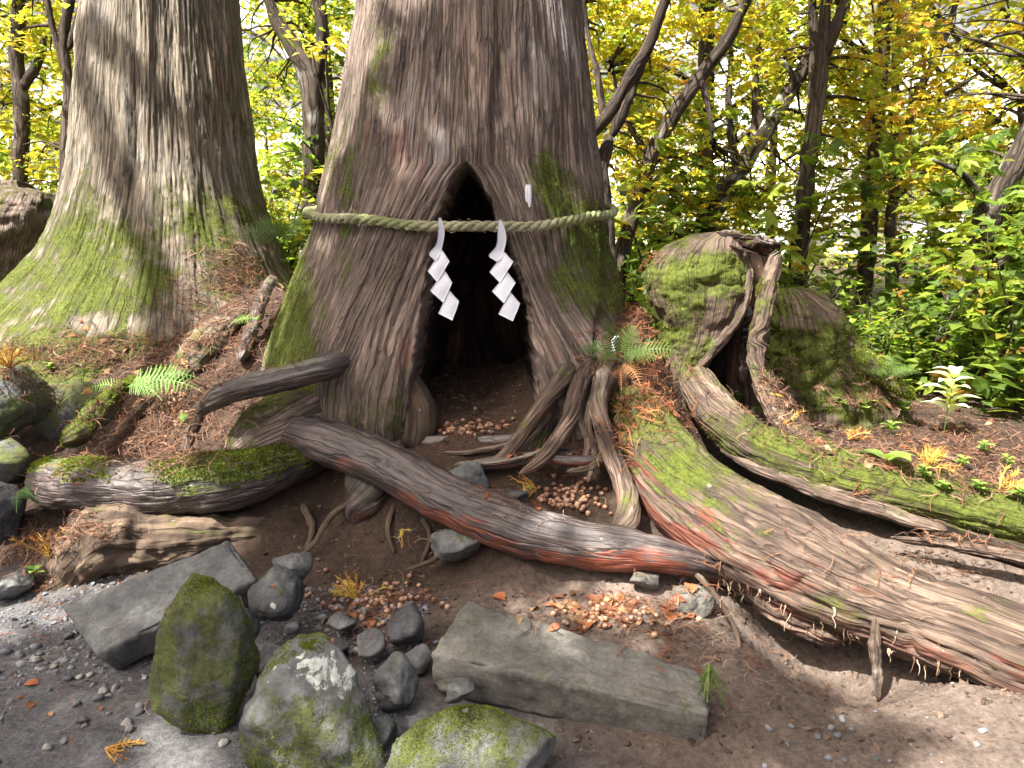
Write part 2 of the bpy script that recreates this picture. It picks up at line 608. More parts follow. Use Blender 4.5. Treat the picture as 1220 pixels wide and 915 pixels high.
MAT['leaf'] = tint_mat('tree_leaf', 0.45, 0.3, 0.6, 0.2, 14)
MAT['fern'] = tint_mat('fern_leaf', 0.5, 0.3, 0.4, 0.25, 60)
MAT['litter'] = tint_mat('dry_needles', 0.8, 0.15, 0.1, 0.4, 90)
MAT['moss'] = tint_mat('moss_blades', 0.85, 0.1, 0.35, 0.3, 80)
MAT['nut'] = tint_mat('nut_shell', 0.32, 0.5, 0.0, 0.4, 60)
MAT['pebble'] = tint_mat('pebble_stone', 0.75, 0.3, 0.0, 0.5, 70)
MAT['rope'] = tint_mat('straw_rope', 0.85, 0.15, 0.0, 0.5, 130)

m, nt, out = new_mat('white_paper')
b = NB(nt)
s = b.bsdf(b.ramp(b.noise(b.coords(), 12, 3), [(0.3, (0.78, 0.81, 0.88)), (0.7, (0.84, 0.87, 0.94))]), 0.6, None, 0.3)
tr = nt.nodes.new('ShaderNodeBsdfTranslucent')
tr.inputs[0].default_value = (0.85, 0.85, 0.9, 1)
mx = nt.nodes.new('ShaderNodeMixShader')
mx.inputs[0].default_value = 0.3
b.l(s.outputs[0], mx.inputs[1])
b.l(tr.outputs[0], mx.inputs[2])
b.l(mx.outputs[0], out.inputs[0])
MAT['paper'] = m
m, nt, out = new_mat('white_plastic')
b = NB(nt)
b.l(b.bsdf(b.ramp(b.noise(b.coords(), 40, 3), [(0.3, (0.60, 0.63, 0.65)), (0.7, (0.78, 0.80, 0.82))]), 0.5).outputs[0], out.inputs[0])
MAT['plastic'] = m

# ground: painted soil tint (vertex colours differ by place) with grain
m, nt, out = new_mat('forest_soil')
b = NB(nt)
co = b.coords()
t = b.attr('tint').outputs['Color']
n1 = b.noise(co, 5, 6, 0.65)
n2 = b.noise(co, 40, 6, 0.75)
n3 = b.noise(co, 140, 4, 0.7)
c = b.mix(0.8, t, b.ramp(n1, [(0.3, (0.62, 0.6, 0.58)), (0.7, (1.3, 1.28, 1.25))]), 'MULTIPLY')
c = b.mix(0.9, c, b.ramp(n2, [(0.3, (0.5, 0.48, 0.46)), (0.68, (1.4, 1.4, 1.4))]), 'MULTIPLY')
c = b.mix(b.math('MULTIPLY', b.maprange(n3, 0.64, 0.7), 0.3), c, (0.34, 0.31, 0.28))
nb = b.bump(n1, 0.3, 0.04)
nb = b.bump(n2, 0.7, 0.015, nb)
nb = b.bump(n3, 0.6, 0.004, nb)
b.l(b.bsdf(c, 0.92, nb, 0.2).outputs[0], out.inputs[0])
MAT['soil'] = m
# ---------------------------------------------------------------- terrain
CTRL = np.array([
    # path in front
    (-4.5, 1.5, 0), (-3, 2, 0), (-1.8, 2.3, 0), (-.9, 2.0, 0), (0, 1.8, 0), (1, 2.0, .02), (2, 2.0, .03), (4, 2.0, .02), (0, 0, 0), (3, 0, 0), (-3, 0, 0), (0, -4, 0), (-6, -4, 0), (6, -4, 0),
    (-3.4, 3.2, .02), (-1.8, 2.85, .0), (-1.25, 3.0, .03), (-2.5, 3.6, .09), (-1.15, 3.35, .10), (-.6, 2.7, .10), (-.55, 3.15, .17), (0, 2.85, .18), (.35, 2.85, .20), (.9, 2.65, .13), (.6, 2.2, .03), (1.3, 2.4, .05), (-.1, 2.4, .03), (.3, 2.3, .03),
    # left bank
    (-2.7, 3.95, .28), (-2.1, 4.1, .46), (-1.6, 4.1, .56), (-1.45, 3.65, .20), (-1.0, 3.65, .22), (-.65, 3.5, .22), (-.35, 3.42, .20), (-.4, 3.62, .55), (-.95, 3.78, .30), (-.75, 3.88, .66), (-1.2, 3.9, .55), (-2.3, 4.5, .66), (-2.2, 5.0, .84), (-1.5, 4.6, .80), (-1.5, 5.0, 1.08), (-3.3, 4.6, .62), (-4.2, 5, .78), (-4, 6, 1.0), (-2.9, 5.9, 1.08), (-1.75, 5.6, 1.42), (-1.6, 6.6, 1.35), (-1.3, 4.2, .62), (-1.63, 4.75, 1.06), (-1.8, 5.1, 1.22), (-2.0, 4.8, .99), (-1.35, 4.75, 1.0),
    # hollow and nut pockets
    (-.25, 3.7, .66), (-.3, 4.0, .73), (-.15, 4.5, .80), (-.1, 5.0, .9), (.16, 3.5, .49), (.35, 3.65, .56), (-.1, 3.5, .50), (.05, 3.3, .40), (.4, 3.35, .42), (-.8, 4.1, .72),
    (.2, 3.12, .19), (-.3, 3.25, .16), (.55, 3.05, .22),
    # right bank
    (.62, 3.98, 1.0), (.70, 4.3, 1.24), (.78, 4.6, 1.28), (1.0, 4.5, .85), (.48, 3.86, .93), (.74, 3.88, .90), (.58, 3.68, .70), (.8, 3.7, .58), (.9, 3.35, .28), (1.15, 3.5, .28), (1.0, 4.1, .58), (1.12, 2.80, -.14), (1.32, 2.76, -.14), (1.2, 2.98, -.10), (.95, 2.95, .08), (1.4, 3.1, .08), (1.55, 2.5, .10), (1.9, 2.45, .10), (1.5, 3.35, .2), (1.7, 2.7, .0), (1.75, 3.25, .24), (2.2, 3.3, .30), (1.5, 4.3, .49), (2.5, 4.2, .46), (1.9, 4.8, .51), (1.5, 5.5, .62), (3, 5.5, .55), (1, 4.7, .68), (.9, 5.6, .85), (4, 4, .35), (4.5, 2.8, .12), (2.4, 2.6, .05),
    # beyond
    (-6, 8, 1.1), (-2, 8, 1.2), (2, 8, .8), (6, 8, .6), (-8, 4, .7), (8, 4, .4), (0, 12, 1.0), (-8, 12, 1.2), (8, 12, .7), (-10, 0, 0), (10, 0, 0),
], float)


def _phi(A, B):
    return np.sqrt(((A[:, None] - B[None]) ** 2).sum(-1))


_W = np.linalg.solve(_phi(CTRL[:, :2], CTRL[:, :2]) + 0.02 * np.eye(len(CTRL)), CTRL[:, 2] - 0.5)


def gz(x, y, detail=True):
    x, y = np.atleast_1d(np.asarray(x, float)), np.atleast_1d(np.asarray(y, float))
    sh = x.shape
    q = np.stack([x.ravel(), y.ravel()], 1)
    far = smooth(9, 14, np.abs(q[:, 1] - 2) + 0.3 * np.abs(q[:, 0]))
    z = np.zeros(len(q))
    for k in range(0, len(q), 40000):
        z[k:k + 40000] = 0.5 + _phi(q[k:k + 40000], CTRL[:, :2]) @ _W
    fz = np.where(q[:, 1] > 2, 0.95 + 0.035 * np.maximum(q[:, 1] - 14, 0), 0.0)
    z = z * (1 - far) + fz * far
    if detail:
        p = np.stack([q[:, 0], q[:, 1], 0 * z], 1)
        rough = 0.35 + 0.65 * smooth(0.03, 0.2, z)
        z = z + rough * (0.035 * fbm(p * 2.2, 3, 3) + 0.018 * fbm(p * 8, 3, 4)) + 0.011 * fbm(p * 26, 3, 5) * (0.5 + 0.5 * rough)
    return z.reshape(sh)


gx = np.concatenate([-np.geomspace(80, 4.2, 26), np.linspace(-3.8, 3.8, 310), np.geomspace(4.2, 80, 26)])
gy = np.concatenate([np.linspace(-30, 1.2, 14), np.linspace(1.5, 5.8, 250), np.linspace(5.9, 14, 60), np.geomspace(14.5, 140, 26)])
XX, YY = np.meshgrid(gx, gy)
ZZ = gz(XX, YY)
p2 = np.stack([XX, YY, 0 * XX], -1)
nA = fbm(p2 * 1.3, 4, 21)
nB = fbm(p2 * 4.5, 3, 22)
path = (1 - smooth(0.03, 0.14, ZZ + 0.04 * nB)) * (1 - smooth(-0.2, 0.7, XX + 0.25 * nA))
dirtR = smooth(0.0, 0.7, XX + 0.2 * nA) * (1 - smooth(0.25, 0.45, ZZ + 0.05 * nB))
tint = np.empty(XX.shape + (3,))
tint[:] = (0.052, 0.036, 0.027)
duff = smooth(0.45, 0.7, ZZ + 0.1 * nA)[..., None]
tint = tint * (1 - duff) + np.array((0.06, 0.038, 0.027)) * duff
tint = tint * (1 - path[..., None]) + np.array((0.115, 0.117, 0.123)) * path[..., None]
tint = tint * (1 - dirtR[..., None]) + np.array((0.125, 0.099, 0.083)) * dirtR[..., None]
# pale dusty soil exposed under the long front root
dust = np.exp(-((XX - 0.35) / 0.55) ** 2 - ((YY - 2.98) / 0.16) ** 2)[..., None]
tint = tint * (1 - 0.8 * dust) + np.array((0.26, 0.21, 0.18)) * 0.8 * dust
grn = (smooth(6, 9, YY) * smooth(-0.2, 0.3, nA))[..., None] * 0.7
tint = tint * (1 - grn) + np.array((0.06, 0.085, 0.025)) * grn
me = make_mesh('ground', np.stack([XX, YY, ZZ], -1).reshape(-1, 3), grid_faces(*XX.shape, False), MAT['soil'], {'tint': tint.reshape(-1, 3)})
ground = tag(link('ground', me), kind='structure')


# ---------------------------------------------------------------- trunks
def blob(px, py, cx, cy, sx, sy):
    return np.exp(-((px - cx) / sx) ** 2 - ((py - cy) / sy) ** 2)


def cushion(P, M, seed):
    """Height 0..1 of moss cushions where the moss mask is strong."""
    n = fbm(P * 9, 3, seed + 80)
    return smooth(.40, .75, M[..., 1] + .5 * n) * (.55 + .45 * fbm(P * 34, 2, seed + 81))


SURF = {}      # surfaces kept for scattering moss: name -> (P, N, mask)


def trunk(name, parent, mat, zs, Rs, cxs, cy, lobes, zrows, nth, seed, maskfn, cavity=None, seam=None, amp=1.0):
    z = np.asarray(zrows)
    s = np.linspace(-1, 1, nth, endpoint=False)
    th = np.pi * (0.5 * s + 0.5 * s ** 3)
    TH, Z = np.meshgrid(th, z)
    R = np.interp(Z, zs, Rs)
    # smooth the piecewise radius a little
    R = 0.5 * R + 0.25 * np.interp(Z + .15, zs, Rs) + 0.25 * np.interp(Z - .15, zs, Rs)
    CX = np.interp(Z, zs, cxs)
    lob = np.zeros_like(TH)
    for (t0, wd, am, z0, z1) in lobes:
        d = np.angle(np.exp(1j * (TH - t0)))
        lob += am * np.exp(-(d / wd) ** 2) * (1 - smooth(z0, z1, Z))
    rad = np.stack([np.sin(TH), -np.cos(TH), 0 * TH], -1)
    Rm = R * (1 + lob)
    P0 = np.stack([CX, cy + 0 * CX, Z], -1) + rad * Rm[..., None]
    xt = TH * np.mean(Rs[:4]) * 0.85
    w = np.zeros_like(xt)
    px, py = project(P0)
    front = np.cos(TH) > 0.25
    if cavity is not None:
        xl = np.interp(py, cavity[:, 0], cavity[:, 1])
        xr = np.interp(py, cavity[:, 0], cavity[:, 2])
        mid = 0.5 * (xl + xr)
        hw = 0.5 * (xr - xl)
        jit = 5 * fbm(P0 * np.array([14, 14, 6]), 3, seed + 9) + 2.5 * noise(P0 * 40, seed + 8)
        dy = np.maximum(cavity[0, 0] - py, 0)
        d = np.where(front, hw - np.hypot(px - mid, dy) + jit * smooth(0, 30, py - cavity[0, 0]), -200)
        wm = np.where(py > cavity[0, 0] - 60, np.interp(py, cavity[:, 0], cavity[:, 2] - cavity[:, 1]) * 0.5, 0) * 4.2 / FPX
        a = np.abs(xt - 0.05)
        w = np.sign(xt - 0.05) * wm * np.exp(-np.maximum(a - wm, 0) / 0.28) * front * 0.8
    u = xt - w + 0.05 * noise(P0 * np.array([.9, .9, .5]), seed + 3) + 0.03 * Z * np.sin(TH)
    rg = np.mean(Rs[:4]) * 0.85
    G = np.stack([np.sin(u / rg) * rg, np.cos(u / rg) * rg, Z], -1)
    disp = 0.05 * fbm(P0 * np.array([1.6, 1.6, .7]), 3, seed) + 0.022 * noise(G * np.array([6, 6, .8]), seed + 11)
    rid = -(1 - np.abs(noise(G * np.array([17, 17, 2.4]), seed + 1))) ** 3
    fine = noise(G * np.array([38, 38, 6]), seed + 2) + 0.6 * noise(G * np.array([80, 80, 14]), seed + 4)
    ck = np.exp(-(noise(G * np.array([9, 9, .55]) + 3.1, seed + 5) / 0.045) ** 2)
    s1, t1 = strips(u, Z, seed + 40, 13, 1.6)
    s2, t2 = strips(u, Z, seed + 50, 36, 4.0)
    st = 0.75 * s1 + 0.5 * s2
    tone = np.clip(0.35 * t1 + 0.65 * t2, 0, 1)
    flake = np.sign(noise(G * np.array([30, 30, 5]), seed + 6) - 0.1) * 0.5
    disp += amp * 0.75 * (0.006 * rid + 0.0035 * fine - 0.009 * ck + 0.002 * flake + 0.0095 * st) + 0.012 * fbm(P0 * np.array([7, 7, 3]), 3, seed + 14)
    if seam is not None:
        disp += seam(px, py, Z, TH)
    P = P0 + rad * disp[..., None]
    if cavity is not None:
        rim = np.exp(-(np.clip(-d, 0, 200) / 22) ** 2) * (py > cavity[0, 0] - 30) * front
        # lip rolls outward a little around the opening then plunges in
        P[..., 1] -= 0.015 * np.exp(-((d + 24) / 18) ** 2) * front
        dep = 1.2 * smooth(-2, 13, d)
        P[..., 1] += dep
        P[..., 0] += np.where(d > 0, np.sign(px - mid) * -0.0, 0)
        inn = (d > 6)
        P[..., 0] += inn * 0.03 * noise(P * np.array([9, 9, 2]), seed + 20)
        P[..., 1] += inn * 0.05 * noise(P * np.array([7, 3, 2]), seed + 21)
    M = maskfn(px, py, P, TH, front)
    P = P + rad * (0.011 * cushion(P, M, seed))[..., None]
    if cavity is not None:
        M[..., 1] = np.where(d > -4, 0, M[..., 1])
        M[..., 2] = np.where(d > 4, 0, M[..., 2])
    SURF[name + str(seed)] = (P, rad, M, G)
    o = grid_obj(name, P, G, M, mat, parent, tone=tone)
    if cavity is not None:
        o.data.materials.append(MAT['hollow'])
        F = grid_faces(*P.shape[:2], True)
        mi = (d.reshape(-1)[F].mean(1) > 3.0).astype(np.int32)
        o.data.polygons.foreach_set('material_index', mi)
    return o, P


def zr(z0, z1, n, ztop, nt_):
    return np.concatenate([np.linspace(z0, z1, n), np.linspace(z1, ztop, nt_ + 1)[1:]])


cedar = empty('cedar_tree', (-0.3, 4.8, 0.8), 'massive cedar with an arched hollow in its base and a rope tied around', 'tree', None)
CAV = np.array([(195, 555, 556), (203, 546, 564), (215, 538, 574), (240, 527, 587), (260, 520, 595), (300, 513, 612), (340, 507, 627), (380, 501, 636), (420, 495, 641), (460, 489, 644), (500, 484, 646), (560, 478, 650), (700, 470, 660)], float)


def mask_main(px, py, P, TH, front):
    n = fbm(P * np.array([2.2, 2.2, 1.2]), 3, 77)
    M = np.zeros(px.shape + (3,))
    moss = 0.17 + 0.30 * n + 0.25 * fbm(P * np.array([7, 7, 1.5]), 3, 79)
    moss += 0.65 * blob(px, py, 655, 215, 30, 42) + 0.5 * blob(px, py, 690, 290, 45, 60) * (0.7 + 0.6 * n)
    moss += 0.8 * blob(px, py, 350, 370, 26, 75) + 0.45 * blob(px, py, 335, 440, 30, 60)
    moss += 0.40 * blob(px, py, 455, 60, 16, 90) + 0.35 * blob(px, py, 400, 190, 22, 90)
    moss += 0.30 * blob(px, py, 430, 480, 40, 40) + 0.35 * blob(px, py, 720, 350, 40, 60)
    moss -= 0.25 * blob(px, py, 590, 100, 90, 110)
    red = 0.0 + 0.25 * n + 0.36 * blob(px, py, 470, 185, 55, 60) + 0.28 * blob(px, py, 535, 90, 60, 90) + 0.15 * blob(px, py, 470, 350, 40, 120) + 0.25 * blob(px, py, 625, 130, 50, 120)
    red += 0.35 * blob(px, py, 480, 450, 14, 60) + 0.3 * blob(px, py, 660, 420, 30, 70)
    pale = 0.16 + 0.35 * fbm(P * np.array([3, 3, 1]) + 5, 3, 78) + 0.42 * blob(px, py, 655, 70, 42, 110) + 0.30 * blob(px, py, 500, 90, 40, 120) + 0.3 * blob(px, py, 545, 200, 40, 50)
    M[..., 0], M[..., 1], M[..., 2] = red, moss, pale
    return M


def seam_main(px, py, Z, TH):
    xs = 592 + 6 * np.sin(py / 40.0)
    up = smooth(1.95, 2.3, Z) * (np.cos(TH) > 0.3)
    s = -0.05 * np.exp(-((px - xs) / 9) ** 2) * up + 0.03 * np.exp(-((px - xs - 40) / 45) ** 2) * up
    s += -0.06 * np.exp(-((px - 722) / 7) ** 2) * (1 - smooth(1.7, 2.2, Z)) * (np.cos(TH) > 0.0)
    # gathered wood above the hollow
    s += 0.025 * np.exp(-((px - 562) / 32) ** 2 - ((py - 178) / 22) ** 2) * (np.cos(TH) > 0.3)
    return s


trunk('trunk', cedar, MAT['bark_main'],
      [-.2, .3, .6, .8, 1.02, 1.45, 1.85, 2.4, 3.1, 5, 24], [.70, .86, 1.0, 1.06, 1.05, .955, .875, .765, .65, .58, .22],
      [-.42, -.42, -.40, -.39, -.38, -.34, -.30, -.28, -.26, -.25, -.22], 4.8,
      [(-0.42, .24, .10, .9, 2.1), (0.50, .26, .06, .9, 2.2), (0.74, .27, .30, .9, 1.65), (-1.25, .35, .07, .8, 1.9), (1.35, .3, .05, .9, 1.9), (0.08, .22, -.07, .9, 2.0), (2.6, .5, .1, .8, 2.0)],
      zr(-0.1, 3.35, 440, 24.0, 40), 580, 5, mask_main, CAV, seam_main)

side = empty('cedar_tree', (-2.9, 6.6, 1.0), 'straight unroped cedar with grey vertical bark and green moss over its flaring base', 'tree', None)


def mask_side(px, py, P, TH, front):
    n = fbm(P * np.array([2.0, 2.0, 1.4]), 4, 87)
    M = np.zeros(px.shape + (3,))
    low = smooth(170, 300, py)
    n3 = fbm(P * np.array([5, 5, 3.5]), 3, 88)
    moss = 0.02 + 0.38 * n + 0.45 * n3 * low + 0.54 * low * (1 - 0.55 * blob(px, py, 250, 360, 60, 60)) + 0.22 * blob(px, py, 110, 200, 40, 140) + 0.25 * smooth(300, 380, py) * (px < 150)
    moss -= 0.5 * blob(px, py, 140, 385, 120, 16)
    red = 0.02 + 0.15 * n + 0.55 * blob(px, py, 262, 90, 16, 120) + 0.3 * blob(px, py, 268, 255, 18, 30)
    pale = 0.42 + 0.25 * n - 0.35 * low
    M[..., 0], M[..., 1], M[..., 2] = red, moss, pale
    return M


trunk('trunk', side, MAT['bark_side'],
      [.0, .6, 1.0, 1.35, 1.7, 2.1, 2.4, 3.7, 6, 25], [2.1, 1.75, 1.40, 1.13, .92, .77, .70, .58, .52, .2],
      [-3.15, -3.1, -3.02, -2.97, -2.92, -2.89, -2.87, -2.82, -2.8, -2.75], 6.6,
      [(-0.9, .35, .18, .9, 1.9), (0.0, .3, .03, .9, 1.8), (0.9, .25, .08, 1.2, 2.3), (-1.7, .4, .1, .9, 1.8), (0.45, .15, -.05, .9, 2.4)],
      zr(0.5, 4.1, 310, 25.0, 30), 300, 15, mask_side, amp=1.15)


# ---------------------------------------------------------------- roots
def root_mask(P, N, seed, moss=0.2, red=0.1, pale=0.15, mossup=0.5, redlow=0.3, paleup=0.3):
    n = fbm(P * 3.0, 3, seed + 50)
    n2 = fbm(P * 3.0 + 9, 3, seed + 60)
    up = N[..., 2]
    M = np.zeros(P.shape[:2] + (3,))
    M[..., 0] = red + 0.3 * n2 + redlow * smooth(0.5, -0.5, up)
    M[..., 1] = moss + 0.3 * n + mossup * smooth(0.1, 0.9, up)
    M[..., 2] = pale + 0.25 * n2 + paleup * smooth(0.0, 0.8, up)
    return M


def root(rows, parent, seed, mat='root', name='root', nl=160, nr=56, flat=1.0, lump=.12, groove=.008, gf=(18, 5), crack=.6, maskf=None, mk=None, world=False):
    C = rows if world else pxc(rows)
    P, N, G, s, ph = tube(C, nl, nr, flat, lump, 0.5, groove, gf, crack, seed)
    tn = TONE[0]
    M = root_mask(P, N, seed, **(mk or {}))
    if maskf:
        M = maskf(P, N, M, s[:, None] + 0 * ph, ph)
    P = P + N * (0.012 * cushion(P, M, seed) * np.minimum(1, C[len(C) // 2][3] / .06))[..., None]
    SURF[name + str(seed)] = (P, N, M, G)
    return grid_obj(name, P, G, M, MAT[mat], parent, tone=tn)


def m_front(P, N, M, s, ph):
    px, py = project(P)
    n = fbm(P * 5, 3, 99)
    M[..., 1] = 0.05 + 0.15 * n + 0.55 * blob(px, py, 318, 500, 16, 30) + 0.15 * N[..., 2]
    low = smooth(0.35, -0.25, N[..., 2])
    M[..., 0] = 0.02 + 0.30 * n + 0.38 * low * smooth(430, 560, px) + 0.25 * low + 0.3 * blob(px, py, 370, 522, 60, 10) + 0.5 * blob(px, py, 760, 660, 50, 16)
    M[..., 2] = 0.05 + 0.2 * n + 0.38 * smooth(0.2, 0.9, N[..., 2]) * smooth(540, 660, px)
    return M


root([(285, 500, 4.1, 10), (316, 506, 3.98, 18), (350, 513, 3.88, 25), (387, 525, 3.77, 28), (430, 540, 3.66, 29), (465, 556, 3.57, 28), (518, 587, 3.42, 29), (575, 614, 3.30, 32), (628, 634, 3.21, 31), (690, 648, 3.12, 29), (740, 654, 3.08, 27), (785, 661, 3.05, 22), (830, 672, 3.08, 16), (870, 690, 3.15, 9)],
     cedar, 101, nl=300, nr=90, maskf=m_front, groove=.005, lump=.13)
root([(470, 395, 4.3, 14), (430, 415, 3.98, 16), (400, 433, 3.78, 17), (370, 443, 3.68, 15), (330, 453, 3.66, 15), (295, 460, 3.68, 15), (265, 471, 3.74, 14), (250, 480, 3.83, 11), (236, 492, 3.96, 7)],
     cedar, 102, mk=dict(moss=.0, mossup=.25, red=0, pale=.2), nl=140)


def m_left(P, N, M, s, ph):
    px, py = project(P)
    n = fbm(P * 6, 3, 98)
    up = smooth(0.15, 0.6, N[..., 2])
    M[..., 1] = 0.08 + 0.2 * n + 0.75 * up * smooth(165, 205, px + 25 * n) + 0.55 * up * smooth(0.3, 0.8, N[..., 2]) * (px < 130) + 0.5 * smooth(180, 215, px + 40 * n) * smooth(-.15, .2, N[..., 2])
    M[..., 0] = 0.08 + 0.2 * n + 0.5 * blob(px, py, 88, 573, 26, 12)
    M[..., 2] = 0.32 + 0.2 * n
    return M


root([(78, 556, 4.15, 12), (58, 570, 4.0, 22), (72, 578, 3.86, 31), (115, 580, 3.76, 34), (180, 582, 3.70, 35), (250, 576, 3.68, 36), (305, 566, 3.72, 32), (345, 553, 3.80, 25), (380, 540, 3.92, 20), (410, 520, 4.05, 16)],
     cedar, 103, nl=240, nr=90, maskf=m_left, groove=.010, gf=(22, 5))
root([(340, 632, 3.85, 16), (300, 634, 3.72, 20), (240, 640, 3.62, 28), (180, 645, 3.58, 36), (130, 650, 3.53, 42), (104, 672, 3.50, 40), (100, 710, 3.50, 36), (104, 760, 3.52, 26)],
     cedar, 104, mat='earthwood', nl=170, nr=70, groove=.012, lump=.6, mk=dict(moss=.1, mossup=.15, red=0, pale=-.1, paleup=.1))
# mossy shoulder that joins the trunk and the front roots
root([(430, 430, 4.15, 40), (395, 470, 3.98, 40), (350, 500, 3.92, 36), (310, 525, 3.92, 36), (300, 560, 3.95, 34), (310, 610, 3.95, 30)],
     cedar, 105, nl=120, nr=70, lump=.2, mk=dict(moss=.28, mossup=.5, red=0, pale=.05), mat='bark_main')
# shadowed roots down the bank behind the front root
root([(475, 505, 4.05, 22), (458, 540, 3.84, 28), (440, 585, 3.72, 30), (425, 625, 3.70, 22)],
     cedar, 106, nl=120, nr=64, lump=.3, mat='root', mk=dict(moss=.32, mossup=.1, red=0, pale=-.2, paleup=0))
root([(520, 560, 3.72, 20), (560, 610, 3.56, 30), (610, 655, 3.42, 30), (680, 675, 3.3, 24), (760, 690, 3.25, 18)],
     cedar, 107, nl=100, nr=56, lump=.3, mat='earthwood', mk=dict(moss=0, mossup=0, red=0, pale=.1, paleup=.1))
# thin rootlets in the dark soil under the front root
for k, rows in enumerate([[(470, 600, 3.6, 3), (462, 630, 3.5, 3), (470, 660, 3.42, 2)], [(500, 610, 3.55, 4), (512, 640, 3.46, 3), (500, 675, 3.4, 2)], [(430, 590, 3.7, 4), (395, 615, 3.6, 4), (372, 650, 3.5, 3), (350, 668, 3.45, 2)],
                          [(545, 640, 3.42, 3), (520, 665, 3.34, 3), (480, 680, 3.28, 2)], [(590, 655, 3.32, 3), (575, 685, 3.22, 3), (590, 715, 3.12, 2)], [(360, 600, 3.76, 5), (372, 630, 3.66, 4), (362, 660, 3.56, 2)],
                          [(640, 672, 3.24, 3), (690, 690, 3.12, 2), (740, 695, 3.06, 2)], [(800, 660, 3.2, 4), (845, 700, 2.95, 3), (880, 760, 2.75, 3), (868, 800, 2.6, 2)]]):
    root(rows, cedar, 160 + k, nl=40, nr=10, lump=.4, groove=0, mat='earthwood', mk=dict(moss=-.1, mossup=0, red=.1, pale=.1))
# a web of thin surface roots across the mouth of the hollow
for k, rows in enumerate([[(665, 470, 3.7, 5), (645, 508, 3.64, 5), (612, 540, 3.58, 4), (560, 552, 3.56, 3)], [(690, 500, 3.55, 5), (700, 530, 3.50, 4), (690, 560, 3.44, 3)], [(705, 470, 3.62, 5), (700, 505, 3.54, 5), (708, 540, 3.47, 4), (700, 575, 3.38, 3)],
                          [(640, 520, 3.62, 4), (600, 532, 3.64, 4), (550, 540, 3.66, 3), (520, 538, 3.7, 2)], [(676, 515, 3.54, 4), (640, 540, 3.52, 4), (590, 552, 3.5, 3), (552, 550, 3.52, 2)], [(722, 540, 3.46, 4), (705, 556, 3.42, 4), (675, 562, 3.40, 3)]]):
    root(rows, cedar, 180 + k, nl=50, nr=14, lump=.3, groove=.002, mat='dead', mk=dict(moss=.05, mossup=.2, red=.1, pale=.25))
# the rounded buttress foot beside the hollow
root([(470, 440, 3.98, 16), (488, 468, 3.92, 22), (496, 492, 3.88, 24), (494, 516, 3.86, 22), (488, 535, 3.86, 14)], cedar, 109, nl=80, nr=56, lump=.1, mat='earthwood', mk=dict(moss=.15, mossup=.05, red=.05, pale=.1), groove=.004)
# roots right of the hollow
rk = dict(moss=.08, mossup=.25, red=.15, pale=.1, redlow=.25)
root([(696, 415, 4.05, 14), (684, 432, 3.86, 15), (672, 450, 3.73, 13), (658, 468, 3.66, 11), (640, 492, 3.63, 10), (618, 522, 3.60, 9), (598, 545, 3.56, 7), (575, 558, 3.54, 4)], cedar, 110, nl=130, nr=48, mk=rk, mat='dead')
root([(690, 420, 4.05, 12), (675, 447, 3.84, 12), (666, 477, 3.76, 10), (650, 507, 3.72, 9), (638, 535, 3.68, 8), (630, 552, 3.64, 4)], cedar, 111, nl=90, nr=40, mk=dict(moss=.35, mossup=.2, red=0, pale=.1))
root([(710, 418, 4.05, 14), (700, 436, 3.85, 15), (691, 456, 3.70, 12), (685, 478, 3.59, 11), (678, 502, 3.53, 10), (662, 526, 3.50, 10), (643, 549, 3.46, 8), (618, 566, 3.42, 4)], cedar, 112, nl=130, nr=48, mk=rk, mat='dead')
root([(732, 420, 4.05, 14), (724, 440, 3.84, 15), (717, 462, 3.66, 12), (713, 486, 3.56, 11), (719, 515, 3.49, 11), (730, 545, 3.44, 12), (742, 575, 3.38, 13), (749, 600, 3.30, 15), (744, 625, 3.20, 17), (730, 640, 3.14, 12)], cedar, 113, nl=150, nr=48, mat='dead', mk=dict(moss=.05, mossup=.3, red=.25, pale=.2))
root([(478, 524, 3.86, 6), (510, 527, 3.80, 8), (560, 528, 3.76, 8), (600, 525, 3.74, 7), (625, 520, 3.72, 4)], cedar, 114, nl=90, nr=30, mk=dict(moss=.1, mossup=.1, red=0, pale=.35))
root([(540, 556, 3.60, 5), (575, 554, 3.56, 8), (620, 547, 3.54, 8), (660, 541, 3.54, 7), (690, 538, 3.56, 4)], cedar, 115, nl=90, nr=30, mk=dict(moss=.1, mossup=.1, red=.1, pale=.25))
root([(655, 546, 3.48, 5), (690, 549, 3.45, 7), (720, 547, 3.45, 5)], cedar, 116, nl=60, nr=24, mk=rk)


def m_right(P, N, M, s, ph):
    px, py = project(P)
    n = fbm(P * np.array([3, 3, 6.]), 4, 97)
    up = N[..., 2]
    M[..., 1] = 0.06 + 0.3 * n + 0.50 * smooth(-.1, .6, up) * smooth(980, 800, px) + 0.35 * blob(px, py, 1180, 730, 50, 20) + 0.3 * blob(px, py, 1000, 730, 60, 25) + 0.12 * smooth(.3, .9, up)
    M[..., 0] = 0.22 + 0.38 * n + 0.5 * smooth(.3, -.2, up) * smooth(900, 790, px) + 0.25 * smooth(.5, 0, up) + 0.3 * blob(px, py, 1150, 670, 70, 12)
    M[..., 2] = 0.08 + 0.35 * fbm(P * 4 + 3, 3, 96) + 0.12 * smooth(.2, .8, up) + 0.35 * smooth(1090, 1180, px) * smooth(.5, .1, up)
    return M


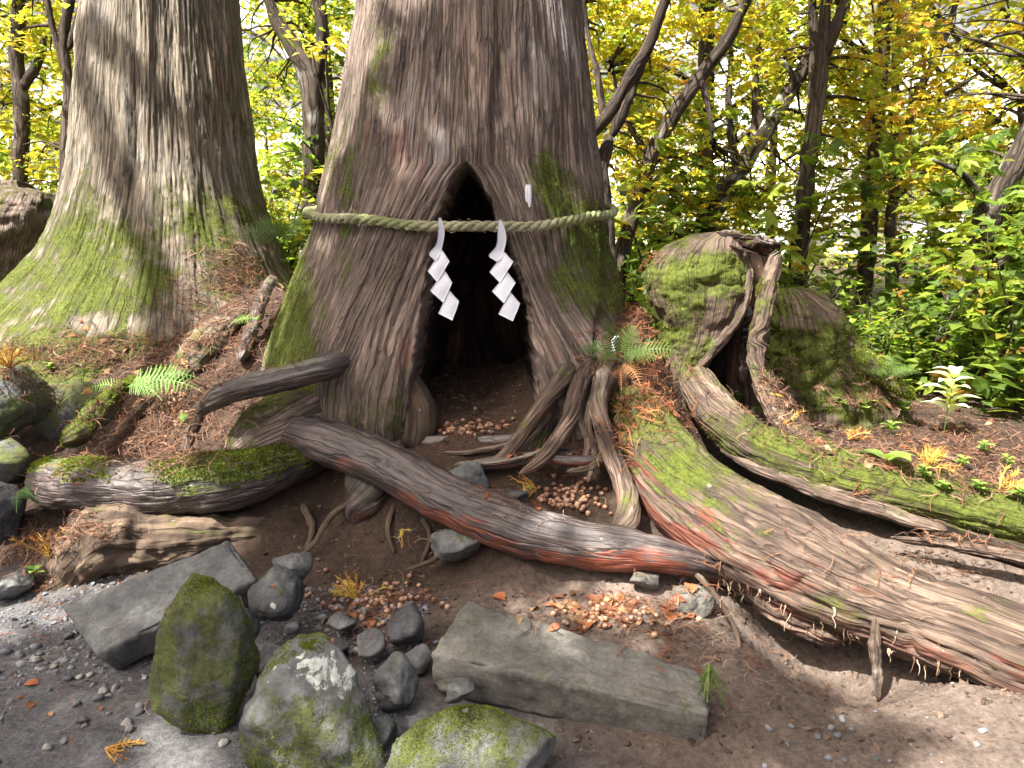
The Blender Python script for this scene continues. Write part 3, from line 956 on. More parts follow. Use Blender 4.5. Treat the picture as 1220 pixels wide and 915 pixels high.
root([(742, 470, 3.85, 24), (758, 502, 3.72, 36), (782, 545, 3.56, 44), (820, 590, 3.40, 53), (870, 625, 3.25, 60), (940, 666, 3.06, 63), (1010, 700, 2.92, 58), (1080, 728, 2.80, 52), (1150, 752, 2.68, 54), (1215, 780, 2.58, 56), (1300, 815, 2.48, 58), (1420, 870, 2.35, 50)],
     cedar, 120, mat='dead', nl=330, nr=120, maskf=m_right, groove=.013, gf=(18, 3), crack=2.0, lump=.10, name='root')
root([(835, 655, 3.22, 14), (880, 688, 3.10, 18), (930, 720, 2.98, 22), (985, 748, 2.90, 22), (1010, 765, 2.88, 8)],
     cedar, 121, mat='dead', nl=120, nr=60, lump=.25, groove=.014, mk=dict(moss=.12, mossup=.1, red=.12, pale=.2))
# ---------------------------------------------------------------- stumps
def ringstack(name, rows, Y, dep, parent, mat, seed, maskf, n=120, nr=110, amp=.02, gf=(14, 1.2), rough=.05):
    rows = np.array(rows, float)
    py = np.linspace(rows[0, 0], rows[-1, 0], n)
    xl = np.interp(py, rows[:, 0], rows[:, 1])
    xr = np.interp(py, rows[:, 0], rows[:, 2])
    cols = [at(0.5 * (a + b), y, Y) for a, b, y in zip(xl, xr, py)]
    C = np.array([tuple(c) for c in cols])
    sc = np.array([Y / pdir(610, y).y / FPX for y in py])
    W = 0.5 * (xr - xl) * sc
    D = dep * np.sqrt(np.clip(np.linspace(0.0, 1, n) / 0.25, 0.02, 1))
    ph = np.linspace(0, 2 * np.pi, nr, endpoint=False)
    c, s = np.cos(ph), np.sin(ph)
    e = 0.8
    rx, ry = np.sign(c) * np.abs(c) ** e, np.sign(s) * np.abs(s) ** e
    P = np.zeros((n, nr, 3))
    P[..., 0] = C[:, 0:1] + W[:, None] * rx
    P[..., 1] = C[:, 1:2] + D[:, None] * ry
    P[..., 2] = C[:, 2:3]
    N = np.stack([c, s, 0 * c], -1)[None] + 0 * P
    r0 = W.mean()
    G = np.stack([np.cos(ph)[None] * r0 + 0 * P[..., 0], np.sin(ph)[None] * r0 + 0 * P[..., 0], P[..., 2]], -1)
    g = np.array([gf[0], gf[0], gf[1]])
    Gw = G + 0.03 * np.stack([fbm(P * 4, 2, seed + 7)] * 2 + [0 * P[..., 0]], -1)
    d = rough * fbm(P * 3.5, 3, seed) + .5 * rough * fbm(P * 11, 4, seed + 9) + amp * (-(1 - np.abs(noise(Gw * g, seed + 1))) ** 2.5 + .5 * noise(Gw * g * np.array([2.5, 2.5, 2]), seed + 2)) - amp * 1.2 * np.exp(-(noise(Gw * g * .6, seed + 4) / .06) ** 2)
    fade = np.minimum(1, W / (0.4 * r0))[:, None]
    P = P + N * (d * fade)[..., None]
    P[0] = P[0].mean(0)
    N2 = grid_normals(P)
    if (N2 * N).sum() < 0:
        N2 = -N2
    M = maskf(P, N2, *project(P))
    P = P + N2 * (0.016 * cushion(P, M, seed))[..., None]
    SURF[name + str(seed)] = (P, N2, M, G)
    return grid_obj(name, P, G, M, MAT[mat], parent)


def m_stump(P, N, px, py):
    n = fbm(P * 4, 4, 201)
    n2 = fbm(P * 3 + 7, 3, 202)
    M = np.zeros(px.shape + (3,))
    M[..., 1] = 0.54 + 1.0 * n + 0.2 * blob(px, py, 800, 330, 40, 50) + 0.15 * N[..., 2]
    M[..., 0] = 0.0 + 0.2 * n2
    M[..., 2] = 0.05 + 0.35 * n2
    return M


stump = empty('decayed_stump', tuple(at(850, 470, 4.3)), 'split mossy dead stump wall with hollow core and long roots trailing from it', 'stump')
ringstack('stump_wall', [(276, 848, 866), (280, 832, 876), (288, 806, 884), (300, 789, 889), (325, 773, 893), (350, 775, 890), (375, 784, 882), (395, 790, 869), (420, 792, 850), (440, 790, 838), (460, 786, 842), (490, 780, 850)],
          4.35, .19, stump, 'dead', 210, m_stump, n=170, nr=150, amp=.006, gf=(16, 4))
# pale torn bark edge along the split
root([(884, 303, 4.30, 4), (892, 325, 4.26, 5), (890, 350, 4.22, 6), (882, 375, 4.20, 7), (868, 396, 4.19, 7), (848, 419, 4.18, 6), (828, 444, 4.18, 5)], stump, 211, mat='dead', name='torn_edge', nl=150, nr=30, lump=.25, flat=.7, groove=.012, mk=dict(moss=.15, mossup=.2, red=0, pale=.25))
# dark hollow behind the split
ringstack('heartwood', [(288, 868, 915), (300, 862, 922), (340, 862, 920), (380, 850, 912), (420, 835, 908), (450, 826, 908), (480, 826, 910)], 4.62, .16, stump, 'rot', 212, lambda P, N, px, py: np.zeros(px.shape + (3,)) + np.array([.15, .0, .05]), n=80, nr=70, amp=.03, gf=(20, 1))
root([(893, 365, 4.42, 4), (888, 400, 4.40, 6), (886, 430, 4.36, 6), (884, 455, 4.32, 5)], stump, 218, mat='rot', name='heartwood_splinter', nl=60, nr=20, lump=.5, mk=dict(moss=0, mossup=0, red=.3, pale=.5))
# standing strip that runs down into a root
mossy = dict(moss=.30, mossup=.3, red=0, pale=.2)
root([(921, 292, 4.28, 6), (922, 308, 4.27, 10), (917, 335, 4.24, 11), (911, 362, 4.22, 11), (906, 390, 4.20, 12), (902, 415, 4.20, 11), (902, 440, 4.16, 10), (914, 468, 4.10, 14), (932, 497, 4.02, 16), (958, 522, 3.92, 15), (1000, 548, 3.80, 12), (1045, 572, 3.70, 8), (1080, 585, 3.66, 4)],
     stump, 213, mat='dead', nl=260, nr=50, mk=mossy, lump=.28, groove=.01)
root([(846, 281, 4.34, 6), (872, 284, 4.28, 11), (900, 290, 4.26, 12), (928, 298, 4.28, 8)], stump, 214, mat='rot', name='broken_rim', nl=120, nr=40, lump=1.0, flat=.8, mk=dict(moss=.15, mossup=.2, red=0, pale=.3))
root([(872, 283, 4.28, 3), (895, 284, 4.24, 5), (920, 291, 4.26, 3)], stump, 215, mat='rot', name='broken_rim', nl=40, nr=18, lump=.6, flat=.5, mk=dict(moss=.2, mossup=.2, red=0, pale=.2))
root([(868, 292, 4.22, 2), (885, 298, 4.22, 4), (905, 303, 4.24, 3)], stump, 216, mat='rot', name='broken_rim', nl=40, nr=18, lump=.6, flat=.5, mk=dict(moss=.2, mossup=.2, red=0, pale=.2))


def m_rot(P, N, M, s, ph):
    px, py = project(P)
    n = fbm(P * np.array([4, 4, 8.]), 4, 197)
    up = N[..., 2]
    M[..., 1] = 0.40 + 0.4 * n + 0.48 * smooth(-.1, .6, up) * smooth(880, 960, px) + 0.3 * smooth(1040, 1150, px)
    M[..., 0] = 0.05 + 0.25 * n + 0.5 * smooth(-.1, -.5, up) + 0.5 * smooth(845, 815, px) * smooth(470, 490, py)
    M[..., 2] = 0.30 + 0.3 * fbm(P * 5 + 3, 3, 196)
    return M


root([(826, 440, 4.22, 20), (838, 468, 4.10, 26), (862, 500, 3.96, 32), (900, 530, 3.86, 38), (950, 551, 3.75, 40), (1010, 567, 3.64, 41), (1090, 586, 3.50, 42), (1170, 606, 3.38, 42), (1240, 624, 3.28, 40), (1330, 655, 3.14, 24), (1450, 690, 3.0, 20)],
     stump, 220, mat='dead', nl=300, nr=90, flat=.72, maskf=m_rot, groove=.012, gf=(18, 3), crack=1.2, lump=.12)
# split pale planks of the rotten root, with dark gaps between
pk = dict(moss=.05, mossup=.25, red=0, pale=.08, redlow=.0)
root([(858, 535, 3.86, 5), (900, 556, 3.74, 11), (960, 579, 3.60, 14), (1020, 600, 3.48, 14), (1080, 618, 3.38, 12), (1130, 632, 3.30, 6)], stump, 221, mat='dead', name='split_plank', nl=160, nr=36, flat=.7, lump=.25, groove=.01, mk=pk)
root([(890, 556, 3.76, 3), (950, 571, 3.62, 6), (1020, 590, 3.48, 7), (1075, 607, 3.40, 4)], stump, 222, mat='dead', name='split_plank', nl=120, nr=28, flat=.7, lump=.3, groove=.008, mk=pk)
root([(1060, 640, 3.30, 3), (1110, 645, 3.22, 7), (1170, 655, 3.12, 9), (1240, 670, 3.02, 10), (1330, 695, 2.92, 10)], stump, 223, mat='dead', name='split_plank', nl=120, nr=36, flat=.8, lump=.3, groove=.01, mk=pk)
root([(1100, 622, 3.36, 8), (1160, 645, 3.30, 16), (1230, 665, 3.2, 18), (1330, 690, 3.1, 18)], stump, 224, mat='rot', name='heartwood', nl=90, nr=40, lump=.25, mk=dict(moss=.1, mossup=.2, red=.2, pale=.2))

mstump = empty('mossy_stump', tuple(at(980, 470, 5.3)), 'low broad stump wholly covered with dark green moss beside the split one', 'stump')


def m_allmoss(P, N, px, py):
    n = fbm(P * 4, 4, 241)
    M = np.zeros(px.shape + (3,))
    M[..., 1] = 0.56 + 0.6 * n
    M[..., 0] = 0.35 * blob(px, py, 945, 430, 14, 30) + 0.1 * n
    M[..., 2] = 0.1
    return M


ringstack('stump_body', [(343, 926, 958), (348, 915, 978), (360, 910, 990), (385, 905, 1000), (410, 903, 1010), (435, 900, 1026), (455, 896, 1046), (480, 890, 1060), (520, 880, 1075)], 5.3, .38, mstump, 'dead', 240, m_allmoss, n=110, nr=110, amp=.03, rough=.08)
root([(990, 385, 5.2, 16), (1010, 410, 5.12, 15), (1035, 435, 5.05, 13), (1060, 455, 5.0, 9), (1090, 475, 4.95, 5)], mstump, 242, mat='dead', nl=90, nr=40, lump=.25, mk=dict(moss=.5, mossup=.3, red=0, pale=0))

bstump = empty('broken_stump', tuple(at(20, 375, 8.6)), 'tall dark broken-off stump standing behind the straight grey cedar', 'stump')
ringstack('stump_body', [(214, -60, 20), (226, -64, 40), (232, -70, 78), (245, -74, 82), (280, -80, 80), (320, -86, 68), (350, -95, 60), (400, -120, 60)], 8.6, .7, bstump, 'bark_main', 250,
          lambda P, N, px, py: np.stack([0 * px + .1, 0.42 + .5 * fbm(P * 3, 3, 251) + .25 * blob(px, py, 10, 340, 40, 50), 0 * px + .05], -1), n=90, nr=100, amp=.02, gf=(8, .6), rough=.12)

# ---------------------------------------------------------------- loose bank roots and mossy lumps at the left
lump_root = empty('mossy_root', tuple(at(100, 520, 4.3)), 'bright mossy root end poking diagonally out of the needle-covered bank', 'root')
root([(165, 452, 4.6, 7), (140, 466, 4.4, 9), (118, 488, 4.25, 11), (102, 508, 4.15, 13), (86, 522, 4.08, 11), (74, 532, 4.08, 5)], lump_root, 130, name='root_body', mat='dead', nl=90, nr=44, lump=.6, mk=dict(moss=.35, mossup=.35, red=0, pale=.2))
r2 = empty('bank_root', tuple(at(250, 420, 4.75)), 'grey ridged surface root in the bank between the two cedars', 'root')
root([(325, 330, 5.35, 6), (313, 355, 5.1, 8), (303, 385, 4.9, 8), (294, 410, 4.75, 8), (285, 430, 4.62, 6)], r2, 131, name='root_body', nl=90, nr=32, lump=.2, mk=dict(moss=.15, mossup=.1, red=0, pale=.2))
root([(295, 365, 5.15, 10), (268, 388, 5.0, 22), (244, 410, 4.86, 30), (224, 432, 4.74, 28), (205, 452, 4.62, 12)], r2, 132, name='root_spur', mat='bark_side', nl=90, nr=50, lump=.45, flat=.5, mk=dict(moss=.25, mossup=.2, red=0, pale=-.1, paleup=0))
r3 = empty('bank_root', tuple(at(250, 500, 4.0)), 'short rotten lichen-spotted root stub by the end of the dark arm root', 'root')
root([(240, 490, 4.05, 5), (230, 508, 3.96, 8), (222, 528, 3.88, 8), (220, 548, 3.84, 5)], r3, 133, name='root_body', mat='dead', nl=70, nr=36, lump=.3, mk=dict(moss=.25, mossup=.1, red=0, pale=.1))


# ---------------------------------------------------------------- stones
def ico_dirs(n):
    """Even-ish sphere grid as a closed lat-long mesh."""
    a = np.linspace(0, np.pi, n)
    b = np.linspace(0, 2 * np.pi, 2 * n, endpoint=False)
    A, B = np.meshgrid(a, b, indexing='ij')
    return np.stack([np.sin(A) * np.cos(B), np.sin(A) * np.sin(B), np.cos(A)], -1)


def rock(name, px, py, Y, wpx, hpx, dm, seed, mat, label, group=None, planes=13, sharp=12.0, moss=0.0, mossup=0.3, lichen=0.0, n=46, rotz=0.0, earth=0.0, lich_at=None, sink=0.0, cat='stone', tiltx=0.0):
    c = at(px, py, Y)
    k = Y / pdir(px, py).y / FPX
    d = ico_dirs(n)
    rg = np.random.default_rng(seed)
    nr = rg.normal(size=(planes, 3))
    nr /= np.linalg.norm(nr, axis=1, keepdims=True)
    h = rg.uniform(0.72, 1.0, planes)
    q = np.maximum(np.einsum('abk,pk->abp', d, nr), 0.02) / h
    r = 1.0 / (np.sum(q ** sharp, -1) ** (1 / sharp))
    P = d * np.minimum(r, 1.35)[..., None]
    P[..., 0] /= np.abs(P[..., 0]).max()
    P[..., 1] /= np.abs(P[..., 1]).max()
    P[..., 2] /= np.abs(P[..., 2]).max()
    S = np.array([wpx * k / 2, dm / 2, hpx * k / 2])
    P = P * S
    nn = fbm(P * 9 + seed, 4, seed) * 0.026 + fbm(P * 30 + seed, 3, seed + 1) * 0.008
    P = P + d * nn[..., None] * min(1.0, S.mean() / 0.12)
    R = np.array(Matrix.Rotation(tiltx, 3, 'X') @ Matrix.Rotation(rotz, 3, 'Z'))
    P = P @ R.T
    N = grid_normals(P)
    if (N * d @ R.T).sum() < 0 and (N * d).sum() < 0:
        N = -N
    Pw = P + np.array(c)
    M = np.zeros(P.shape[:2] + (3,))
    nz = fbm(P * 8 + seed * 3, 3, seed + 2)
    M[..., 1] = moss + mossup * smooth(-.1, .8, N[..., 2]) + .35 * nz
    M[..., 2] = lichen + .3 * fbm(P * 6 + seed, 3, seed + 3)
    if lich_at is not None:
        qx, qy = project(Pw)
        M[..., 2] += 0.6 * blob(qx, qy, *lich_at)
        M[..., 1] -= 0.6 * blob(qx, qy, *lich_at)
    gzv = Pw[..., 2] - c.z + S[2]
    M[..., 0] = earth * smooth(0.10, 0.0, gzv)
    G = P
    F = grid_faces(*P.shape[:2], True)[:, ::-1]
    me = make_mesh(name, P.reshape(-1, 3), F, MAT[mat], {'mask': M.reshape(-1, 3)})
    o = link(name, me)
    o.location = c
    SURF['rock%d' % seed] = (Pw, N, M, None)
    return tag(o, label, cat, group)


rock('stone', 250, 800, 2.38, 128, 240, .24, 302, 'stone', 'upright mossy standing stone in front of the sloping grey slab', moss=.60, mossup=.3, planes=16, earth=.9, n=64, sharp=10)
rock('stone', 370, 862, 2.20, 186, 215, .30, 305, 'stone', 'large mossy stone with white lichen patches on its blunt top', moss=.58, mossup=.05, lichen=.2, planes=14, earth=.8, n=64, lich_at=(378, 800, 55, 36), sharp=12)
rock('stone', 555, 905, 2.14, 204, 150, .34, 309, 'stone', 'broad low mossy boulder in front of the tilted long slab', moss=.30, mossup=.35, planes=12, earth=.5, n=60)
rock('stone', 335, 712, 2.86, 72, 68, .22, 311, 'darkstone', 'rounded dark cobble with a lichen spot on it behind the standing stone', lichen=.15, moss=.1, mossup=.25, sharp=5, planes=18, lich_at=(325, 722, 6, 6))
rock('stone', 349, 673, 3.02, 48, 42, .18, 313, 'stone', 'pale grey cobble perched behind the rounded dark cobble', moss=0, mossup=.2, sharp=7)
rock('stone', 466, 820, 2.44, 60, 84, .16, 315, 'stone', 'leaning smooth cobble wedged beside the lichened stone', moss=.1, mossup=.15, sharp=7)
rock('stone', 490, 746, 2.74, 58, 46, .17, 317, 'darkstone', 'dark blunt cobble by the upper corner of the tilted slab', moss=0, mossup=.05, sharp=7)
rock('stone', 497, 789, 2.60, 40, 38, .13, 319, 'stone', 'small brown cobble touching the end of the tilted slab', moss=0, mossup=.1)
rock('stone', 438, 767, 2.66, 42, 32, .13, 321, 'stone', 'small dark angular cobble above the leaning smooth cobble', moss=0, mossup=.15, planes=10)
rock('stone', 332, 786, 2.56, 52, 50, .16, 323, 'stone', 'squarish grey stone tucked behind the lichened stone', moss=.1, mossup=.1, planes=9)
rock('stone', 205, 768, 2.66, 34, 62, .14, 325, 'stone', 'narrow stone half hidden behind the upright standing stone', moss=.15, mossup=.1)
rock('stone', 348, 749, 2.70, 20, 17, .055, 327, 'darkstone', 'small round black pebble between the cobbles', sharp=4, moss=-.2, n=24)
rock('stone', 300, 800, 2.48, 18, 16, .05, 329, 'stone', 'small pale pebble against the side of the standing stone', moss=-.2, n=24)
rock('stone', 452, 880, 2.26, 44, 56, .12, 350, 'stone', 'small stone jammed between the lichened stone and the low boulder', moss=.25, mossup=.2)
rock('stone', 408, 742, 2.84, 34, 24, .10, 353, 'stone', 'flat grey chip of stone on the nut-strewn gravel', moss=-.1, mossup=.1, planes=8)
rock('stone', 395, 775, 2.68, 40, 26, .12, 354, 'darkstone', 'low dark stone behind the lichened blunt top', moss=0, mossup=.1, planes=9)
rock('stone', 292, 745, 2.74, 40, 50, .14, 355, 'darkstone', 'dark cobble squeezed between the sloping slab and rounded cobble', moss=.15, mossup=.1)
rock('stone', 545, 822, 2.36, 40, 30, .12, 356, 'stone', 'small wedge stone propping the tilted slab', moss=.1, mossup=.1, planes=9)
rock('stone', 560, 576, 3.48, 62, 52, .16, 331, 'stone', 'greenish cobble behind the crest of the long front root', moss=.25, mossup=.1, sharp=6)
rock('stone', 607, 590, 3.44, 46, 26, .14, 333, 'darkstone', 'dark flat cobble in the nut pocket by the front root', moss=.05, sharp=6)
rock('stone', 8, 478, 4.35, 130, 88, .5, 335, 'stone', 'mossy boulder under the golden needle sprays on the bank', moss=.48, mossup=.3)
rock('stone', 85, 500, 4.6, 120, 90, .45, 336, 'darkstone', 'dark mossy rock in the bank below the bright fern', moss=.5, mossup=.2)
rock('stone', -5, 548, 4.05, 80, 56, .35, 337, 'stone', 'low boulder with a green moss cap beside the big mossy root', moss=.45, mossup=.3)
rock('stone', 0, 618, 3.8, 70, 90, .3, 338, 'darkstone', 'dark earthy rock beneath the green moss cap boulder', moss=.0, mossup=.2, earth=.8)
rock('stone', 10, 700, 3.35, 60, 40, .25, 340, 'stone', 'flat weathered stone at the edge of the gravel path', moss=.05, mossup=.2)
rock('stone', 545, 650, 3.30, 70, 44, .2, 341, 'stone', 'crumbling pale stone in the dark soil under the front root', lichen=.35, moss=0, planes=9)
rock('stone', 828, 712, 2.98, 60, 40, .2, 345, 'slab', 'pale sandstone lump where the long root meets the great one', moss=-.2, mossup=0)
rock('stone', 770, 690, 3.02, 40, 26, .12, 346, 'slab', 'small tan stone in the dusty soil below the long root', moss=-.2, mossup=0)


def slab(corners, thick, seed, label, mat='slab', moss=.15, mossup=.1, n=(90, 40, 14)):
    """corners: four top corners (back-left, back-right, front-right, front-left) as points; thickness along -normal."""
    A, B, Cc, D = [np.array(c) for c in corners]
    nrm = np.cross(B - A, D - A)
    nrm /= np.linalg.norm(nrm)
    if nrm[2] < 0:
        nrm = -nrm
    L, W, H = np.linalg.norm(B - A), np.linalg.norm(D - A), thick
    faces, verts, off = [], [], 0
    hx, hy, hz = L / 2, W / 2, H / 2
    rr = 0.014
    for ax in range(3):
        for sg in (-1, 1):
            o1, o2 = [k for k in range(3) if k != ax]
            a = np.linspace(-1, 1, n[o1])
            b2 = np.linspace(-1, 1, n[o2])
            AA, BB = np.meshgrid(a, b2, indexing='ij')
            q = np.zeros(AA.shape + (3,))
            q[..., ax] = sg
            q[..., o1] = AA
            q[..., o2] = BB
            verts.append(q.reshape(-1, 3))
            f = grid_faces(*AA.shape, False) + off
            flip = (sg > 0) ^ (ax == 1)
            faces.append(f if flip else f[:, ::-1])
            off += AA.size
    q = np.vstack(verts)
    half = np.array([hx, hy, hz])
    X = q * half
    inner = np.clip(X, -(half - rr), half - rr)
    dv = X - inner
    ln = np.linalg.norm(dv, axis=1, keepdims=True)
    nd = dv / np.maximum(ln, 1e-9)
    X = inner + nd * rr
    key = np.round(X * 4000)
    edge = np.sort(np.abs(q), 1)[:, 1]
    X = X + nd * (0.012 * fbm(X * 6 + seed, 3, seed) + 0.006 * fbm(X * 25 + seed, 3, seed + 1))[:, None] - nd * (0.02 * np.maximum(0, noise(X * 14 + seed, seed + 2)) * smooth(.88, 1, edge))[:, None]
    u, v, w = X[:, 0] / (2 * hx) + .5, X[:, 1] / (2 * hy) + .5, X[:, 2] / (2 * hz) - .5
    # local y axis runs from the front edge to the back edge
    top = (D[None] * ((1 - u) * (1 - v))[:, None] + Cc[None] * (u * (1 - v))[:, None] + A[None] * ((1 - u) * v)[:, None] + B[None] * (u * v)[:, None])
    Pw = top + nrm[None] * (w * H)[:, None]
    c = Pw.mean(0)
    M = np.zeros((len(Pw), 3))
    upm = (q[:, 2] > 0.99)
    M[:, 1] = moss + mossup * upm + .35 * fbm(X * 4 + seed, 3, seed + 4)
    M[:, 2] = 0.0 + .25 * fbm(X * 8 + seed, 3, seed + 5)
    me = make_mesh('stone_slab', Pw - c, np.vstack(faces), MAT[mat], {'mask': M})
    bm_merge(me)
    o = link('stone_slab', me)
    o.location = c
    return tag(o, label, 'stone slab')


def bm_merge(me):
    import bmesh
    bm = bmesh.new()
    bm.from_mesh(me)
    bmesh.ops.remove_doubles(bm, verts=bm.verts, dist=0.0008)
    bmesh.ops.recalc_face_normals(bm, faces=bm.faces)
    bm.to_mesh(me)
    bm.free()


slab([at(556, 712, 2.76), at(838, 800, 2.42), at(846, 852, 2.22), at(512, 778, 2.46)], .17, 351, 'long tilted stone slab with straight sawn edges propped on the lower boulder', moss=.14, mossup=.14)
slab([at(271, 643, 3.10), at(305, 690, 2.93), at(113, 780, 2.66), at(70, 720, 2.98)], .16, 352, 'sloping grey stone slab leaning against the eroded root', 'stone', moss=-.1, mossup=.1, n=(40, 90, 14))
# ---------------------------------------------------------------- rope and paper streamers
rope = empty('straw_rope', (-0.3, 3.85, 1.76), 'thick twisted straw rope tied around the hollow cedar', 'rope')


def trunk_r(th, z):
    R = np.interp(z, [.8, 1.02, 1.45, 1.85, 2.4, 3.1], [1.06, 1.05, .955, .875, .765, .65])
    lob = 0
    for (t0, wd, am, z0, z1) in [(-0.42, .24, .10, .9, 2.1), (0.50, .26, .08, .9, 2.2), (-1.25, .35, .07, .8, 1.9), (1.35, .3, .05, .9, 1.9), (2.6, .5, .1, .8, 2.0)]:
        d = np.angle(np.exp(1j * (th - t0)))
        lob = lob + am * np.exp(-(d / wd) ** 2) * (1 - smooth(z0, z1, z))
    return R * (1 + lob)


_P, _r, _M, _G = SURF['trunk5']
th = np.linspace(-np.pi, np.pi, 900)
rz = 1.762 + 0.135 * (1 - np.cos(th)) - 0.03 * np.exp(-((th - 0.25) / .5) ** 2)
rr_ = trunk_r(th, rz)
k = np.hanning(61)
k /= k.sum()
rr_ = np.convolve(np.concatenate([rr_[-31:-1], rr_, rr_[1:31]]), k, 'valid') + 0.040
cxr = np.interp(rz, [1.45, 1.85, 2.4], [-.34, -.30, -.28])
rp = np.stack([cxr + np.sin(th) * rr_, 4.8 - np.cos(th) * rr_, rz + 0.006 * np.sin(th * 9)], 1)
T = np.gradient(rp, axis=0)
T /= np.linalg.norm(T, axis=1, keepdims=True)
S = np.cross(T, [0, 0, 1.0])
S /= np.linalg.norm(S, axis=1, keepdims=True)
U = np.cross(S, T)
arc = np.concatenate([[0], np.cumsum(np.linalg.norm(np.diff(rp, axis=0), axis=1))])
for q in range(3):
    a = arc * 2 * np.pi / 0.165 + q * 2 * np.pi / 3 + 0.9 * fbm(np.stack([arc * 4, 0 * arc, 0 * arc], 1), 2, 41)
    c3 = rp + 0.0125 * (S * np.cos(a)[:, None] + U * np.sin(a)[:, None])
    D, s_ = spline(np.concatenate([c3, (0.0145 + 0.003 * fbm(np.stack([arc * 9, 0 * arc + q, 0 * arc], 1), 3, 42))[:, None]], 1)[::2], 1100)
    X = D[:, :3]
    T2 = np.gradient(X, axis=0)
    T2 /= np.linalg.norm(T2, axis=1, keepdims=True)
    S2 = np.cross(T2, [0, 0, 1.0])
    S2 /= np.linalg.norm(S2, axis=1, keepdims=True)
    U2 = np.cross(S2, T2)
    ph = np.linspace(0, 2 * np.pi, 10, endpoint=False)
    rad = S2[:, None] * np.cos(ph)[None, :, None] + U2[:, None] * np.sin(ph)[None, :, None]
    tw = np.stack([np.cos(ph)[None] + 0 * s_[:, None], np.sin(ph)[None] + 0 * s_[:, None], s_[:, None] * 10 + 0 * ph], -1)
    fr = noise(np.stack([ph[None] * 2 + s_[:, None] * 60, tw[..., 2] * .5, 0 * tw[..., 2]], -1), 31)
    P = X[:, None] + rad * (D[:, 3:4] + 0.0022 * fr)[..., None]
    nn = fbm(P * 14, 3, 33)
    tint = np.array([0.26, 0.25, 0.16]) * (1 + 0.45 * nn[..., None] + 0.3 * fr[..., None])
    gm = smooth(-.3, .3, fbm(P * 3, 2, 35) + 0.6 * smooth(.2, .7, P[..., 0]))[..., None] * 0.6
    tint = tint * (1 - gm) + np.array([0.13, 0.17, 0.05]) * gm
    me = make_mesh('strand', P.reshape(-1, 3), grid_faces(*P.shape[:2], True), MAT['rope'], {'tint': tint.reshape(-1, 3)})
    link('strand', me, rope)
# frayed straw ends on the rope
V, F, TT = [], [], []
for k in range(1100):
    i = int(RNG.integers(150, 750))
    b0 = rp[i] + 0.024 * (S[i] * RNG.normal(0, .5) + U[i] * RNG.normal(0, .6)) - np.array([0, .016, 0])
    L = RNG.uniform(.01, .035) if k > 6 else RNG.uniform(.05, .09)
    d = T[i] * RNG.choice([-1, 1]) + np.array([RNG.normal(0, .3), -RNG.uniform(0, .5), RNG.normal(-.1, .4)])
    d = d / np.linalg.norm(d) * L
    n0 = len(V)
    w = np.array([0, 0, .0012])
    V += [b0 - w, b0 + w, b0 + d]
    F.append((n0, n0 + 1, n0 + 2))
    TT += [np.array([.42, .38, .24]) * RNG.uniform(.6, 1.3)] * 3
tag(link('frayed_straw', make_mesh('frayed_straw', np.array(V), np.array(F), MAT['rope'], {'tint': np.array(TT)}), rope), kind='stuff')


def zz(X, Y):
    return 480 + X / 4.16, 180 + Y / 4.16


def paper_panel(parent, name, pts, Ys, bow=0.006):
    """A folded sheet: a smooth quad patch with a little thickness and curl."""
    c = [np.array(at(*zz(*p), y)) for p, y in zip(pts, Ys)]
    n = 9
    u = np.linspace(0, 1, n)
    Uu, Vv = np.meshgrid(u, u, indexing='ij')
    P = (c[0] * ((1 - Uu) * (1 - Vv))[..., None] + c[1] * (Uu * (1 - Vv))[..., None] + c[2] * (Uu * Vv)[..., None] + c[3] * ((1 - Uu) * Vv)[..., None])
    nrm = np.cross(c[1] - c[0], c[3] - c[0])
    nrm /= np.linalg.norm(nrm)
    if nrm[1] > 0:
        nrm = -nrm
    P = P + nrm * (bow * np.sin(Uu * np.pi) * np.sin(Vv * np.pi) + 0.0035 * noise(P * 30, 8))[..., None]
    return sheet(parent, name, P, nrm)


def sheet(parent, name, P, nrm, t=0.0014):
    n, m = P.shape[:2]
    A = P.reshape(-1, 3)
    B = (P - nrm * t).reshape(-1, 3)
    f = grid_faces(n, m, False)
    k = n * m
    ring = list(range(0, m)) + [i * m + m - 1 for i in range(1, n)] + [(n - 1) * m + j for j in range(m - 2, -1, -1)] + [i * m for i in range(n - 2, 0, -1)]
    sd = [(ring[i], ring[(i + 1) % len(ring)], ring[(i + 1) % len(ring)] + k, ring[i] + k) for i in range(len(ring))]
    me = make_mesh(name, np.vstack([A, B]), np.vstack([f, f[:, ::-1] + k, np.array(sd)]), MAT['paper'])
    return link(name, me, parent)


def shide(label, stem, panels, Y):
    e = empty('paper_streamer', tuple(at(*zz(*stem[0]), Y)), label, 'paper streamer', 'folded white paper streamers hanging from the rope')
    # twisted strip leading down from the rope: left and right edges
    nl = len(stem)
    Lr, Rr = stem[0::2], stem[1::2]
    rows = []
    for i, (a, b_) in enumerate(zip(Lr, Rr)):
        pa, pb = np.array(at(*zz(*a), Y - 0.004 * i)), np.array(at(*zz(*b_), Y - 0.004 * i + (0.02 if i in (1, 2) else 0.006)))
        rows.append([pa + (pb - pa) * t for t in np.linspace(0, 1, 6)])
    rows = np.array(rows)
    D, _ = spline(rows.reshape(len(rows), -1), 22)
    sheet(e, 'twisted_strip', D.reshape(22, 6, 3), np.array([0, -1.0, 0]))
    for i, p in enumerate(panels):
        y = Y - 0.010 - 0.010 * i
        paper_panel(e, 'folded_panel', p, [y + .012, y - .006, y - .006, y + .012])
    return e


